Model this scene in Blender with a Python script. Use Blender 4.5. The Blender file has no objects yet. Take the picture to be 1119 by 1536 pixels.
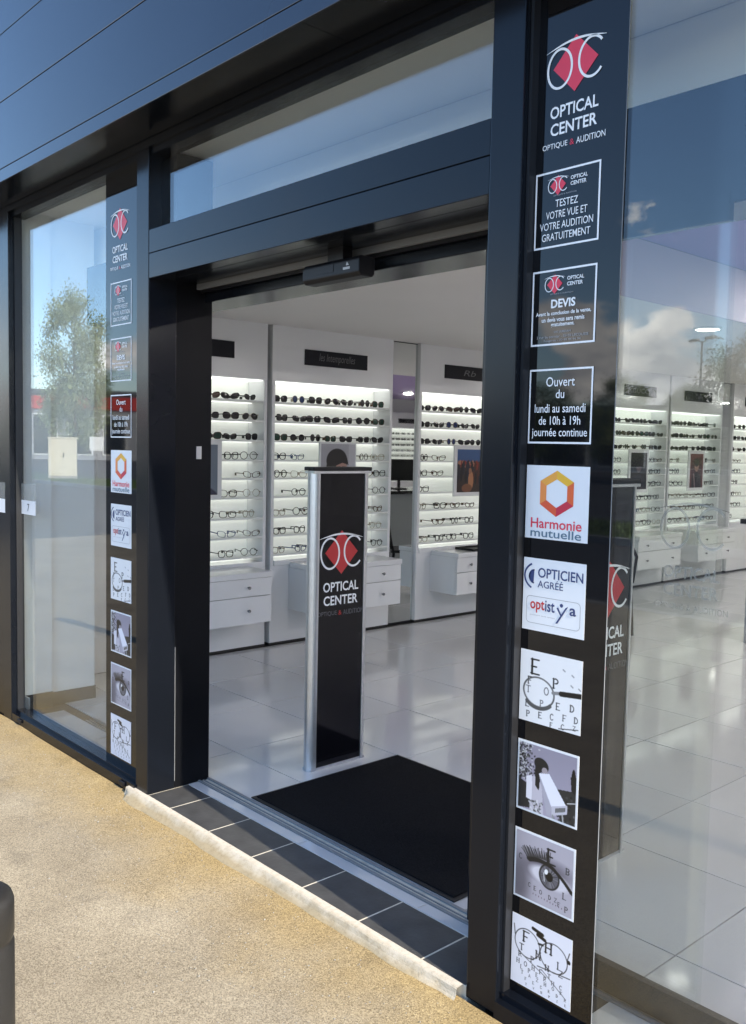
import bpy, bmesh, math, random
import numpy as np
from mathutils import Matrix, Vector
R_ = math.radians
random.seed(7)
scene = bpy.context.scene
C = scene.collection

# ------------------------------------------------------------------ camera
cam_d = bpy.data.cameras.new('camera')
cam = bpy.data.objects.new('camera', cam_d); C.objects.link(cam)
RC = ((0.67105, 0.06638, -0.73844), (0.74114, -0.03291, 0.67055), (0.02020, -0.99725, -0.07128))  # right, down, forward as columns
m3 = Matrix([[r[0], -r[1], -r[2]] for r in RC])
cam.matrix_world = Matrix.Translation((0, 0, 1.5)) @ m3.to_4x4()
cam_d.sensor_fit = 'VERTICAL'; cam_d.sensor_height = 36.0
cam_d.lens = 36.0 * 1377.27 / 1536.0
cam_d.clip_start = 0.05; cam_d.clip_end = 2000
scene.camera = cam

# ------------------------------------------------------------------ sky, sun, exposure
SUN = Vector((1.0, -0.09, 0.57)).normalized()
world = bpy.data.worlds.new('World'); scene.world = world; world.use_nodes = True
wn = world.node_tree; wn.nodes.clear()
def N(nt, t, **kw):
    n = nt.nodes.new(t)
    for k, v in kw.items(): setattr(n, k, v)
    return n
wo = N(wn, 'ShaderNodeOutputWorld'); bg = N(wn, 'ShaderNodeBackground')
sky = N(wn, 'ShaderNodeTexSky'); sky.sky_type = 'NISHITA'; sky.sun_disc = False
sky.sun_elevation = math.asin(SUN.z); sky.sun_rotation = math.atan2(SUN.x, SUN.y)
sky.air_density = 1.0; sky.dust_density = 0.2; sky.ozone_density = 4.0
tc = N(wn, 'ShaderNodeTexCoord'); sp = N(wn, 'ShaderNodeSeparateXYZ')
wn.links.new(tc.outputs['Generated'], sp.inputs[0])
mp_ = N(wn, 'ShaderNodeMapping'); mp_.inputs['Scale'].default_value = (6.8, 6.8, 12.5); mp_.inputs['Location'].default_value = (5.2, 1.1, 2.6)
wn.links.new(tc.outputs['Generated'], mp_.inputs[0])
cn = N(wn, 'ShaderNodeTexNoise'); cn.inputs['Scale'].default_value = 1.0; cn.inputs['Detail'].default_value = 9; cn.inputs['Roughness'].default_value = 0.52; cn.inputs['Distortion'].default_value = 0.15
wn.links.new(mp_.outputs[0], cn.inputs['Vector'])
ck = N(wn, 'ShaderNodeMath', operation='MULTIPLY_ADD'); ck.inputs[1].default_value = -1.0
wn.links.new(sp.outputs['Z'], ck.inputs[0]); wn.links.new(cn.outputs['Fac'], ck.inputs[2])
cr = N(wn, 'ShaderNodeValToRGB'); cr.color_ramp.elements[0].position = 0.42; cr.color_ramp.elements[1].position = 0.465
wn.links.new(ck.outputs[0], cr.inputs[0])
mx = N(wn, 'ShaderNodeMix', data_type='RGBA'); 
cn2 = N(wn, 'ShaderNodeTexNoise'); cn2.inputs['Scale'].default_value = 1.9; cn2.inputs['Detail'].default_value = 6; wn.links.new(mp_.outputs[0], cn2.inputs['Vector'])
cr2 = N(wn, 'ShaderNodeValToRGB'); cr2.color_ramp.elements[0].position = 0.38; cr2.color_ramp.elements[0].color = (4.6, 4.8, 5.3, 1); cr2.color_ramp.elements[1].position = 0.62; cr2.color_ramp.elements[1].color = (11.0, 10.6, 10.0, 1)
wn.links.new(cn2.outputs['Fac'], cr2.inputs[0]); wn.links.new(cr2.outputs[0], mx.inputs[7])
wn.links.new(cr.outputs[0], mx.inputs[0]); wn.links.new(sky.outputs[0], mx.inputs[6])
wn.links.new(mx.outputs[2], bg.inputs['Color']); bg.inputs['Strength'].default_value = 0.15
wn.links.new(bg.outputs[0], wo.inputs[0])
sd = bpy.data.lights.new('sun', 'SUN'); sd.energy = 3.4; sd.angle = R_(0.53); sd.color = (1.0, 0.88, 0.70)
so = bpy.data.objects.new('sun', sd); C.objects.link(so)
so.rotation_euler = SUN.to_track_quat('Z', 'Y').to_euler(); so.location = (20, -5, 15)
vs = scene.view_settings; vs.view_transform = 'Standard'; vs.look = 'None'; vs.exposure = 1.5; vs.gamma = 1.0
vs.use_curve_mapping = False
scene.render.engine = 'CYCLES'
scene.cycles.max_bounces = 10; scene.cycles.transparent_max_bounces = 16
scene.cycles.sample_clamp_indirect = 6.0

# ------------------------------------------------------------------ materials
MATS = {}
def pm(name, col, rough=0.5, metal=0.0, spec=0.5, noise=None, bump=None, coat=0.0, rvar=None):
    """noise=(scale, amount); bump=(scale, strength); rvar=(scale, amount)"""
    m = bpy.data.materials.new(name); m.use_nodes = True; nt = m.node_tree
    b = nt.nodes['Principled BSDF']
    b.inputs['Base Color'].default_value = (*col, 1); b.inputs['Roughness'].default_value = rough
    b.inputs['Metallic'].default_value = metal; b.inputs['Specular IOR Level'].default_value = spec
    b.inputs['Coat Weight'].default_value = coat; b.inputs['Coat Roughness'].default_value = 0.04
    t = N(nt, 'ShaderNodeTexCoord')
    if noise:
        n = N(nt, 'ShaderNodeTexNoise'); n.inputs['Scale'].default_value = noise[0]; n.inputs['Detail'].default_value = 6
        nt.links.new(t.outputs['Object'], n.inputs['Vector'])
        mp = N(nt, 'ShaderNodeMapRange'); mp.inputs[1].default_value = 0.25; mp.inputs[2].default_value = 0.75
        mp.inputs[3].default_value = 1 - noise[1]; mp.inputs[4].default_value = 1 + noise[1]
        nt.links.new(n.outputs['Fac'], mp.inputs[0])
        mu = N(nt, 'ShaderNodeVectorMath', operation='SCALE'); mu.inputs[0].default_value = col
        nt.links.new(mp.outputs[0], mu.inputs['Scale']); nt.links.new(mu.outputs[0], b.inputs['Base Color'])
    if rvar:
        n = N(nt, 'ShaderNodeTexNoise'); n.inputs['Scale'].default_value = rvar[0]; n.inputs['Detail'].default_value = 4
        nt.links.new(t.outputs['Object'], n.inputs['Vector'])
        mp = N(nt, 'ShaderNodeMapRange'); mp.inputs[1].default_value = 0.3; mp.inputs[2].default_value = 0.7
        mp.inputs[3].default_value = max(0.01, rough - rvar[1]); mp.inputs[4].default_value = rough + rvar[1]
        nt.links.new(n.outputs['Fac'], mp.inputs[0]); nt.links.new(mp.outputs[0], b.inputs['Roughness'])
    if bump:
        n = N(nt, 'ShaderNodeTexNoise'); n.inputs['Scale'].default_value = bump[0]; n.inputs['Detail'].default_value = 3
        nt.links.new(t.outputs['Object'], n.inputs['Vector'])
        bp = N(nt, 'ShaderNodeBump'); bp.inputs['Strength'].default_value = bump[1]; bp.inputs['Distance'].default_value = 0.01
        nt.links.new(n.outputs['Fac'], bp.inputs['Height']); nt.links.new(bp.outputs[0], b.inputs['Normal'])
    MATS[name] = m
    return m
def em(name, col, strength):
    m = bpy.data.materials.new(name); m.use_nodes = True; b = m.node_tree.nodes['Principled BSDF']
    b.inputs['Base Color'].default_value = (*col, 1); b.inputs['Roughness'].default_value = 0.4
    b.inputs['Emission Color'].default_value = (*col, 1); b.inputs['Emission Strength'].default_value = strength
    MATS[name] = m; return m
def glassmat(name, ior, tint=(1, 1, 1), rough=0.0):
    m = bpy.data.materials.new(name); m.use_nodes = True; nt = m.node_tree; nt.nodes.clear()
    o = N(nt, 'ShaderNodeOutputMaterial'); mix = N(nt, 'ShaderNodeMixShader'); fr = N(nt, 'ShaderNodeFresnel')
    tr = N(nt, 'ShaderNodeBsdfTransparent'); gl = N(nt, 'ShaderNodeBsdfGlossy')
    geo = N(nt, 'ShaderNodeNewGeometry'); ma = N(nt, 'ShaderNodeMath', operation='MULTIPLY_ADD')
    # both faces of the pane reflect alike: undo the flip that the fresnel node makes on back faces
    ma.inputs[1].default_value = (1.0 / ior - ior); ma.inputs[2].default_value = ior
    inv = N(nt, 'ShaderNodeMath', operation='MULTIPLY'); inv.inputs[1].default_value = 1.0
    nt.links.new(geo.outputs['Backfacing'], inv.inputs[0])
    m2 = N(nt, 'ShaderNodeMath', operation='MULTIPLY_ADD'); m2.inputs[1].default_value = 0.0; m2.inputs[2].default_value = ior
    fr.inputs['IOR'].default_value = ior
    nt.links.new(geo.outputs['Backfacing'], ma.inputs[0]); nt.links.new(ma.outputs[0], fr.inputs['IOR'])
    tr.inputs['Color'].default_value = (*tint, 1); gl.inputs['Color'].default_value = (0.95, 0.97, 1.0, 1); gl.inputs['Roughness'].default_value = rough
    nt.links.new(fr.outputs[0], mix.inputs[0]); nt.links.new(tr.outputs[0], mix.inputs[1]); nt.links.new(gl.outputs[0], mix.inputs[2])
    nt.links.new(mix.outputs[0], o.inputs[0]); MATS[name] = m; return m

pm('anthracite', (0.005, 0.0065, 0.010), 0.20, spec=0.26, rvar=(3, 0.04), noise=(2.0, 0.12))
pm('fascia_paint', (0.014, 0.022, 0.040), 0.16, spec=0.42, rvar=(1.5, 0.05), noise=(1.2, 0.10))
pm('dark_trim', (0.012, 0.013, 0.016), 0.4)
pm('jamb_black', (0.003, 0.0035, 0.005), 0.40, spec=0.18, rvar=(4, 0.06))
pm('film', (0.005, 0.005, 0.006), 0.03, spec=0.45)
glassmat('glass', 1.62, (0.965, 0.985, 0.975))
glassmat('lens_clear', 1.4, (0.97, 0.98, 0.97))
pm('aluminium', (0.62, 0.64, 0.66), 0.32, metal=0.85, noise=(40, 0.05))
pm('white_lacquer', (0.74, 0.75, 0.76), 0.16, noise=(1.5, 0.02))
pm('shelf_white', (0.78, 0.80, 0.78), 0.3)
em('backlit', (0.98, 1.0, 0.95), 0.03)
em('lamp_disc', (1.0, 0.95, 0.90), 135.0)
em('lamp_soft', (1.0, 0.97, 0.92), 2.5)
em('strip_led', (0.99, 1.0, 0.96), 0.42)
pm('ceiling_white', (0.74, 0.72, 0.69), 0.7, noise=(0.8, 0.04))
pm('lavender', (0.42, 0.36, 0.42), 0.7)
pm('purple', (0.27, 0.20, 0.38), 0.7)
pm('wall_white', (0.76, 0.77, 0.76), 0.6, noise=(1.5, 0.03))
pm('plinth', (0.025, 0.024, 0.024), 0.4)
pm('floor_tile', (0.58, 0.58, 0.58), 0.08, spec=0.6, noise=(1.3, 0.05), rvar=(2.5, 0.03))
pm('grout', (0.07, 0.068, 0.066), 0.8)
pm('step_tile', (0.055, 0.056, 0.058), 0.5, noise=(14, 0.25), bump=(60, 0.10))
pm('step_grout', (0.62, 0.58, 0.48), 0.8, noise=(30, 0.2))
pm('mat_fibre', (0.011, 0.011, 0.013), 0.95, spec=0.1, noise=(160, 0.6), bump=(600, 0.8))
pm('mat_rubber', (0.012, 0.012, 0.013), 0.6)
pm('black_gloss', (0.004, 0.004, 0.006), 0.10, spec=0.30)
pm('board_black', (0.007, 0.008, 0.013), 0.5, spec=0.25)
pm('black_plastic', (0.006, 0.006, 0.008), 0.45, spec=0.3)
pm('mirror', (0.72, 0.74, 0.73), 0.02, metal=1.0)
pm('knob_metal', (0.25, 0.25, 0.26), 0.25, metal=1.0)
pm('sticker_white', (0.78, 0.79, 0.80), 0.3)
pm('ink_white', (0.85, 0.85, 0.85), 0.4)
pm('ink_grey', (0.35, 0.35, 0.36), 0.4)
pm('ink_dim', (0.11, 0.11, 0.12), 0.4)
pm('ink_red', (0.50, 0.028, 0.032), 0.4)
pm('ink_pinkred', (0.72, 0.035, 0.075), 0.4)
pm('ink_navy', (0.035, 0.055, 0.16), 0.4)
pm('ink_slate', (0.10, 0.17, 0.23), 0.4)
for i, c in enumerate([(0.80, 0.45, 0.03), (0.80, 0.36, 0.05), (0.72, 0.12, 0.03), (0.55, 0.02, 0.05), (0.70, 0.09, 0.03), (0.80, 0.26, 0.06)]):
    pm('hex%d' % i, c, 0.4)
pm('bollard_paint', (0.022, 0.021, 0.020), 0.42, noise=(8, 0.3), rvar=(12, 0.08), bump=(90, 0.05))
pm('grass', (0.075, 0.12, 0.03), 0.8, noise=(3, 0.4))
pm('leaf', (0.085, 0.12, 0.035), 0.6, noise=(0.7, 0.35))
pm('leaf_pale', (0.26, 0.31, 0.14), 0.6, noise=(0.7, 0.35))
pm('bark', (0.09, 0.07, 0.05), 0.9, noise=(6, 0.3))
pm('kerb_stone', (0.34, 0.33, 0.30), 0.85, noise=(5, 0.2), bump=(40, 0.3))
pm('asphalt', (0.06, 0.06, 0.06), 0.9, noise=(0.4, 0.25), bump=(120, 0.4))
pm('steel_grey', (0.20, 0.21, 0.22), 0.5)
pm('cream_paint', (0.72, 0.66, 0.50), 0.5, noise=(3, 0.06))
pm('red_paint', (0.55, 0.04, 0.03), 0.5)
pm('orange_paint', (0.75, 0.22, 0.03), 0.5)
pm('green_paint', (0.06, 0.32, 0.12), 0.5)
pm('render_grey', (0.30, 0.31, 0.33), 0.8, noise=(0.3, 0.1))
pm('roof_grey', (0.10, 0.11, 0.12), 0.6)
pm('white_paint', (0.84, 0.84, 0.82), 0.5)
pm('window_dark', (0.02, 0.025, 0.03), 0.05)
for k, c in dict(sun_black=(0.006, 0.006, 0.008), sun_green=(0.01, 0.045, 0.03), sun_brown=(0.05, 0.028, 0.018), sun_blue=(0.02, 0.04, 0.13)).items():
    pm(k, c, 0.12)
pm('frame_black', (0.008, 0.008, 0.009), 0.25)
pm('frame_tort', (0.06, 0.028, 0.012), 0.25, noise=(120, 0.6))
pm('frame_metal', (0.32, 0.29, 0.24), 0.3, metal=0.9)
pm('frame_blue', (0.03, 0.06, 0.16), 0.3)
m = bpy.data.materials.new('print'); m.use_nodes = True
a = N(m.node_tree, 'ShaderNodeVertexColor'); a.layer_name = 'Col'
m.node_tree.links.new(a.outputs[0], m.node_tree.nodes['Principled BSDF'].inputs['Base Color'])
m.node_tree.nodes['Principled BSDF'].inputs['Roughness'].default_value = 0.35
MATS['print'] = m
# frosted decal
m = bpy.data.materials.new('frost'); m.use_nodes = True; nt = m.node_tree; b = nt.nodes['Principled BSDF']
b.inputs['Base Color'].default_value = (0.45, 0.46, 0.45, 1); b.inputs['Alpha'].default_value = 0.42; b.inputs['Roughness'].default_value = 0.5
MATS['frost'] = m
m = bpy.data.materials.new('haze_film'); m.use_nodes = True; b = m.node_tree.nodes['Principled BSDF']
b.inputs['Base Color'].default_value = (0.5, 0.5, 0.46, 1); b.inputs['Alpha'].default_value = 0.35; b.inputs['Roughness'].default_value = 0.4
MATS['haze_film'] = m

# pavement: sandy aggregate surface
def pavement_mat():
    m = bpy.data.materials.new('pavement'); m.use_nodes = True; nt = m.node_tree; b = nt.nodes['Principled BSDF']
    t = N(nt, 'ShaderNodeTexCoord'); L = nt.links.new
    def noise(s, d=5, r=0.6):
        n = N(nt, 'ShaderNodeTexNoise'); n.inputs['Scale'].default_value = s; n.inputs['Detail'].default_value = d; n.inputs['Roughness'].default_value = r
        L(t.outputs['Object'], n.inputs['Vector']); return n
    big = noise(1.6); r1 = N(nt, 'ShaderNodeValToRGB')
    e = r1.color_ramp.elements; e[0].position = 0.32; e[0].color = (0.285, 0.240, 0.170, 1); e[1].position = 0.70; e[1].color = (0.43, 0.372, 0.272, 1)
    L(big.outputs['Fac'], r1.inputs[0])
    # aggregate chips
    v = N(nt, 'ShaderNodeTexVoronoi'); v.inputs['Scale'].default_value = 260; L(t.outputs['Object'], v.inputs['Vector'])
    r2 = N(nt, 'ShaderNodeValToRGB'); e = r2.color_ramp.elements
    e[0].position = 0.0; e[0].color = (0.62, 0.61, 0.60, 1); e[1].position = 1.0; e[1].color = (1.45, 1.45, 1.42, 1)
    vs_ = N(nt, 'ShaderNodeSeparateColor'); L(v.outputs['Color'], vs_.inputs[0]); L(vs_.outputs[0], r2.inputs[0])
    mul = N(nt, 'ShaderNodeMix', data_type='RGBA', blend_type='MULTIPLY'); mul.inputs[0].default_value = 0.75
    L(r1.outputs[0], mul.inputs[6]); L(r2.outputs[0], mul.inputs[7])
    # fine dark pores and stains
    fn = noise(300, 2); r3 = N(nt, 'ShaderNodeValToRGB'); e = r3.color_ramp.elements
    e[0].position = 0.36; e[0].color = (0.45, 0.42, 0.38, 1); e[1].position = 0.5; e[1].color = (1, 1, 1, 1); L(fn.outputs['Fac'], r3.inputs[0])
    mul2 = N(nt, 'ShaderNodeMix', data_type='RGBA', blend_type='MULTIPLY'); mul2.inputs[0].default_value = 0.8
    L(mul.outputs[2], mul2.inputs[6]); L(r3.outputs[0], mul2.inputs[7])
    st = noise(4.5, 4, 0.7); r4 = N(nt, 'ShaderNodeValToRGB'); e = r4.color_ramp.elements
    e[0].position = 0.29; e[0].color = (0.72, 0.72, 0.73, 1); e[1].position = 0.45; e[1].color = (1, 1, 1, 1); L(st.outputs['Fac'], r4.inputs[0])
    mul3 = N(nt, 'ShaderNodeMix', data_type='RGBA', blend_type='MULTIPLY'); mul3.inputs[0].default_value = 0.8
    L(mul2.outputs[2], mul3.inputs[6]); L(r4.outputs[0], mul3.inputs[7])
    # ochre stain along the foot of the wall
    sx = N(nt, 'ShaderNodeSeparateXYZ'); L(t.outputs['Object'], sx.inputs[0])
    wob = noise(3.0, 4); ad = N(nt, 'ShaderNodeMath', operation='MULTIPLY_ADD'); ad.inputs[1].default_value = 0.55
    L(wob.outputs['Fac'], ad.inputs[0]); L(sx.outputs['Y'], ad.inputs[2])
    mr = N(nt, 'ShaderNodeMapRange'); mr.inputs[1].default_value = 1.72; mr.inputs[2].default_value = 2.10; L(ad.outputs[0], mr.inputs[0])
    mc = N(nt, 'ShaderNodeMix', data_type='RGBA', blend_type='MULTIPLY'); mc.inputs[7].default_value = (1.05, 0.92, 0.62, 1)
    L(mr.outputs[0], mc.inputs[0]); L(mul3.outputs[2], mc.inputs[6]); L(mc.outputs[2], b.inputs['Base Color'])
    b.inputs['Roughness'].default_value = 0.9; b.inputs['Specular IOR Level'].default_value = 0.25
    bp = N(nt, 'ShaderNodeBump'); bp.inputs['Strength'].default_value = 0.30; bp.inputs['Distance'].default_value = 0.003
    L(v.outputs['Distance'], bp.inputs['Height']); L(bp.outputs[0], b.inputs['Normal'])
    MATS['pavement'] = m
pavement_mat()
pm('plaster', (0.66, 0.60, 0.48), 0.9, noise=(14, 0.18), bump=(220, 0.3))
def plaster_two_tone():
    nt = MATS['plaster'].node_tree; b = nt.nodes['Principled BSDF']; t = N(nt, 'ShaderNodeTexCoord'); sx = N(nt, 'ShaderNodeSeparateXYZ'); nz = N(nt, 'ShaderNodeTexNoise')
    nz.inputs['Scale'].default_value = 22; nz.inputs['Detail'].default_value = 6; nt.links.new(t.outputs['Object'], nz.inputs['Vector']); nt.links.new(t.outputs['Object'], sx.inputs[0])
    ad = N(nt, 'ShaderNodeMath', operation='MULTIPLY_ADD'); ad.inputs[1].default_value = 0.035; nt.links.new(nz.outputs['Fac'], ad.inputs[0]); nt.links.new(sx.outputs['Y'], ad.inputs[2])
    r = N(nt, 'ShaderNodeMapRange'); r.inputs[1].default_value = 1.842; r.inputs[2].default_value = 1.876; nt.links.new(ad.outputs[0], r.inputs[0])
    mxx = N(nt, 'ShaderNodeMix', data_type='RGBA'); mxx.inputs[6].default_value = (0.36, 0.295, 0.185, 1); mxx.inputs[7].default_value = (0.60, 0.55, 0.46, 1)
    nt.links.new(r.outputs[0], mxx.inputs[0])
    n2 = N(nt, 'ShaderNodeTexNoise'); n2.inputs['Scale'].default_value = 60; n2.inputs['Detail'].default_value = 8; n2.inputs['Roughness'].default_value = 0.7; nt.links.new(t.outputs['Object'], n2.inputs['Vector'])
    rr = N(nt, 'ShaderNodeValToRGB'); rr.color_ramp.elements[0].position = 0.36; rr.color_ramp.elements[0].color = (0.55, 0.50, 0.42, 1); rr.color_ramp.elements[1].position = 0.52; rr.color_ramp.elements[1].color = (1, 1, 1, 1)
    nt.links.new(n2.outputs['Fac'], rr.inputs[0]); ml = N(nt, 'ShaderNodeMix', data_type='RGBA', blend_type='MULTIPLY'); ml.inputs[0].default_value = 0.4
    nt.links.new(mxx.outputs[2], ml.inputs[6]); nt.links.new(rr.outputs[0], ml.inputs[7]); nt.links.new(ml.outputs[2], b.inputs['Base Color'])
plaster_two_tone()

# ------------------------------------------------------------------ helpers
def M(k): return MATS[k]
def box(bm, x0, x1, y0, y1, z0, z1, mi=0):
    v = [bm.verts.new(p) for p in ((x0,y0,z0),(x1,y0,z0),(x1,y1,z0),(x0,y1,z0),(x0,y0,z1),(x1,y0,z1),(x1,y1,z1),(x0,y1,z1))]
    for q in ((0,3,2,1),(4,5,6,7),(0,1,5,4),(1,2,6,5),(2,3,7,6),(3,0,4,7)):
        f = bm.faces.new([v[i] for i in q]); f.material_index = mi
def mesh_of(name, bm, mats, bevel=0.0, smooth=False):
    if bevel: bmesh.ops.bevel(bm, geom=list(bm.edges), offset=bevel, segments=2, affect='EDGES', profile=0.6, clamp_overlap=True)
    me = bpy.data.meshes.new(name); bm.to_mesh(me); bm.free()
    for k in (mats if isinstance(mats, (list, tuple)) else [mats]): me.materials.append(M(k))
    if smooth: me.polygons.foreach_set('use_smooth', [True] * len(me.polygons))
    return me
def link(name, me, parent=None, loc=None, rot=None):
    o = bpy.data.objects.new(name, me); C.objects.link(o)
    if parent: o.parent = parent
    if loc: o.location = loc
    if rot: o.rotation_euler = rot
    return o
def part(name, bm, mats, parent=None, bevel=0.0, smooth=False):
    return link(name, mesh_of(name, bm, mats, bevel, smooth), parent)
def bx(name, ext, mat, parent=None, bevel=0.0):
    bm = bmesh.new(); box(bm, *ext); return part(name, bm, mat, parent, bevel)
def tag(o, label, cat, group=None):
    o['label'] = label; o['category'] = cat
    if group: o['group'] = group
    return o
def struct(o): o['kind'] = 'structure'; return o
def thing(name, label, cat, loc=(0, 0, 0), rot=(0, 0, 0), group=None):
    o = bpy.data.objects.new(name, None); C.objects.link(o); o.location = loc; o.rotation_euler = rot
    o.empty_display_size = 0.1
    return tag(o, label, cat, group)
def tube(bm, pts, r, n=8, cap=True, mi=0, scale2=None):
    rings = []
    for i, p in enumerate(pts):
        p = Vector(p); d = (Vector(pts[min(i+1, len(pts)-1)]) - Vector(pts[max(i-1, 0)])).normalized()
        u = d.cross(Vector((0, 0, 1)))
        if u.length < 1e-3: u = d.cross(Vector((1, 0, 0)))
        u.normalize(); w = d.cross(u); rr = r[i] if isinstance(r, (list, tuple)) else r
        rings.append([bm.verts.new(p + rr * (math.cos(2*math.pi*k/n) * u + math.sin(2*math.pi*k/n) * w)) for k in range(n)])
    for a, b_ in zip(rings, rings[1:]):
        for k in range(n):
            f = bm.faces.new((a[k], a[(k+1) % n], b_[(k+1) % n], b_[k])); f.material_index = mi
    if cap:
        f = bm.faces.new(rings[0][::-1]); f.material_index = mi; f = bm.faces.new(rings[-1]); f.material_index = mi
def lathe(bm, prof, n=24, cx=0, cy=0, mi=0):
    rings = [[bm.verts.new((cx + r*math.cos(2*math.pi*k/n), cy + r*math.sin(2*math.pi*k/n), z)) for k in range(n)] for r, z in prof]
    for a, b_ in zip(rings, rings[1:]):
        for k in range(n):
            f = bm.faces.new((a[k], a[(k+1) % n], b_[(k+1) % n], b_[k])); f.material_index = mi
    f = bm.faces.new(rings[0][::-1]); f.material_index = mi; f = bm.faces.new(rings[-1]); f.material_index = mi
# flat print helpers (local XY plane, +Z towards the reader)
def poly(bm, pts, z=0.0, mi=0):
    f = bm.faces.new([bm.verts.new((x, y, z)) for x, y in pts]); f.material_index = mi
def arcband(bm, cx, cy, rx, ry, th, a0=0, a1=360, n=40, z=0.0, mi=0, taper=False):
    ins, out = [], []
    for i in range(n + 1):
        t = i / n; a = R_(a0 + (a1 - a0) * t); w = th * (0.35 + 0.65 * math.sin(math.pi * t)) if taper else th
        out.append(bm.verts.new((cx + (rx + w/2)*math.cos(a), cy + (ry + w/2)*math.sin(a), z)))
        ins.append(bm.verts.new((cx + (rx - w/2)*math.cos(a), cy + (ry - w/2)*math.sin(a), z)))
    for i in range(n):
        f = bm.faces.new((ins[i], out[i], out[i+1], ins[i+1])); f.material_index = mi
TXT = {}
def text_mesh(body, bold, shear, mat):
    key = (body, bold, shear, mat)
    if key in TXT: return TXT[key]
    cu = bpy.data.curves.new('lettering', 'FONT'); cu.body = body; cu.size = 1.0; cu.offset = bold; cu.shear = shear; cu.resolution_u = 3
    ob = bpy.data.objects.new('lettering', cu); C.objects.link(ob)
    bpy.context.view_layer.update()
    me = bpy.data.meshes.new_from_object(ob.evaluated_get(bpy.context.evaluated_depsgraph_get()))
    bpy.data.objects.remove(ob); bpy.data.curves.remove(cu)
    co = np.empty(len(me.vertices) * 3); me.vertices.foreach_get('co', co); co = co.reshape(-1, 3)
    lo, hi = co.min(0), co.max(0)
    me.materials.clear(); me.materials.append(M(mat)); me.name = 'lettering'
    TXT[key] = (me, lo, hi); return TXT[key]
def text(body, cx, y0, width, height, mat, parent, z=0.0015, bold=0.0, shear=0.0, left=False):
    """letters stretched to fill width x height with the lower edge at y0"""
    me, lo, hi = text_mesh(body, bold, shear, mat)
    s = Vector((width / (hi[0]-lo[0]), height / (hi[1]-lo[1]), 1))
    o = link('lettering', me, parent); o.scale = s
    x = cx - width/2 if not left else cx
    o.location = (x - lo[0]*s.x, y0 - lo[1]*s.y, z); return o
def raster(img, w, h, name='picture_print', z=0.0):
    """a printed picture: a fine grid whose points carry the ink colours (img: rows from the top, sRGB 0..1)"""
    H_, W_ = img.shape[:2]
    if img.ndim == 2: img = np.repeat(img[:, :, None], 3, 2)
    xs = np.linspace(-w/2, w/2, W_); ys = np.linspace(h/2, -h/2, H_)
    X, Y = np.meshgrid(xs, ys); V = np.stack([X, Y, np.full_like(X, z)], -1).reshape(-1, 3)
    idx = np.arange(H_*W_).reshape(H_, W_)
    F = np.stack([idx[1:, :-1], idx[1:, 1:], idx[:-1, 1:], idx[:-1, :-1]], -1).reshape(-1, 4)
    me = bpy.data.meshes.new(name); me.from_pydata(V.tolist(), [], F.tolist())
    ca = me.color_attributes.new('Col', 'FLOAT_COLOR', 'POINT')
    lin = np.clip(img, 0, 1) ** 2.2 * 0.85; col = np.ones((H_*W_, 4)); col[:, :3] = lin.reshape(-1, 3)
    ca.data.foreach_set('color', col.ravel()); me.materials.append(M('print')); return me
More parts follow.
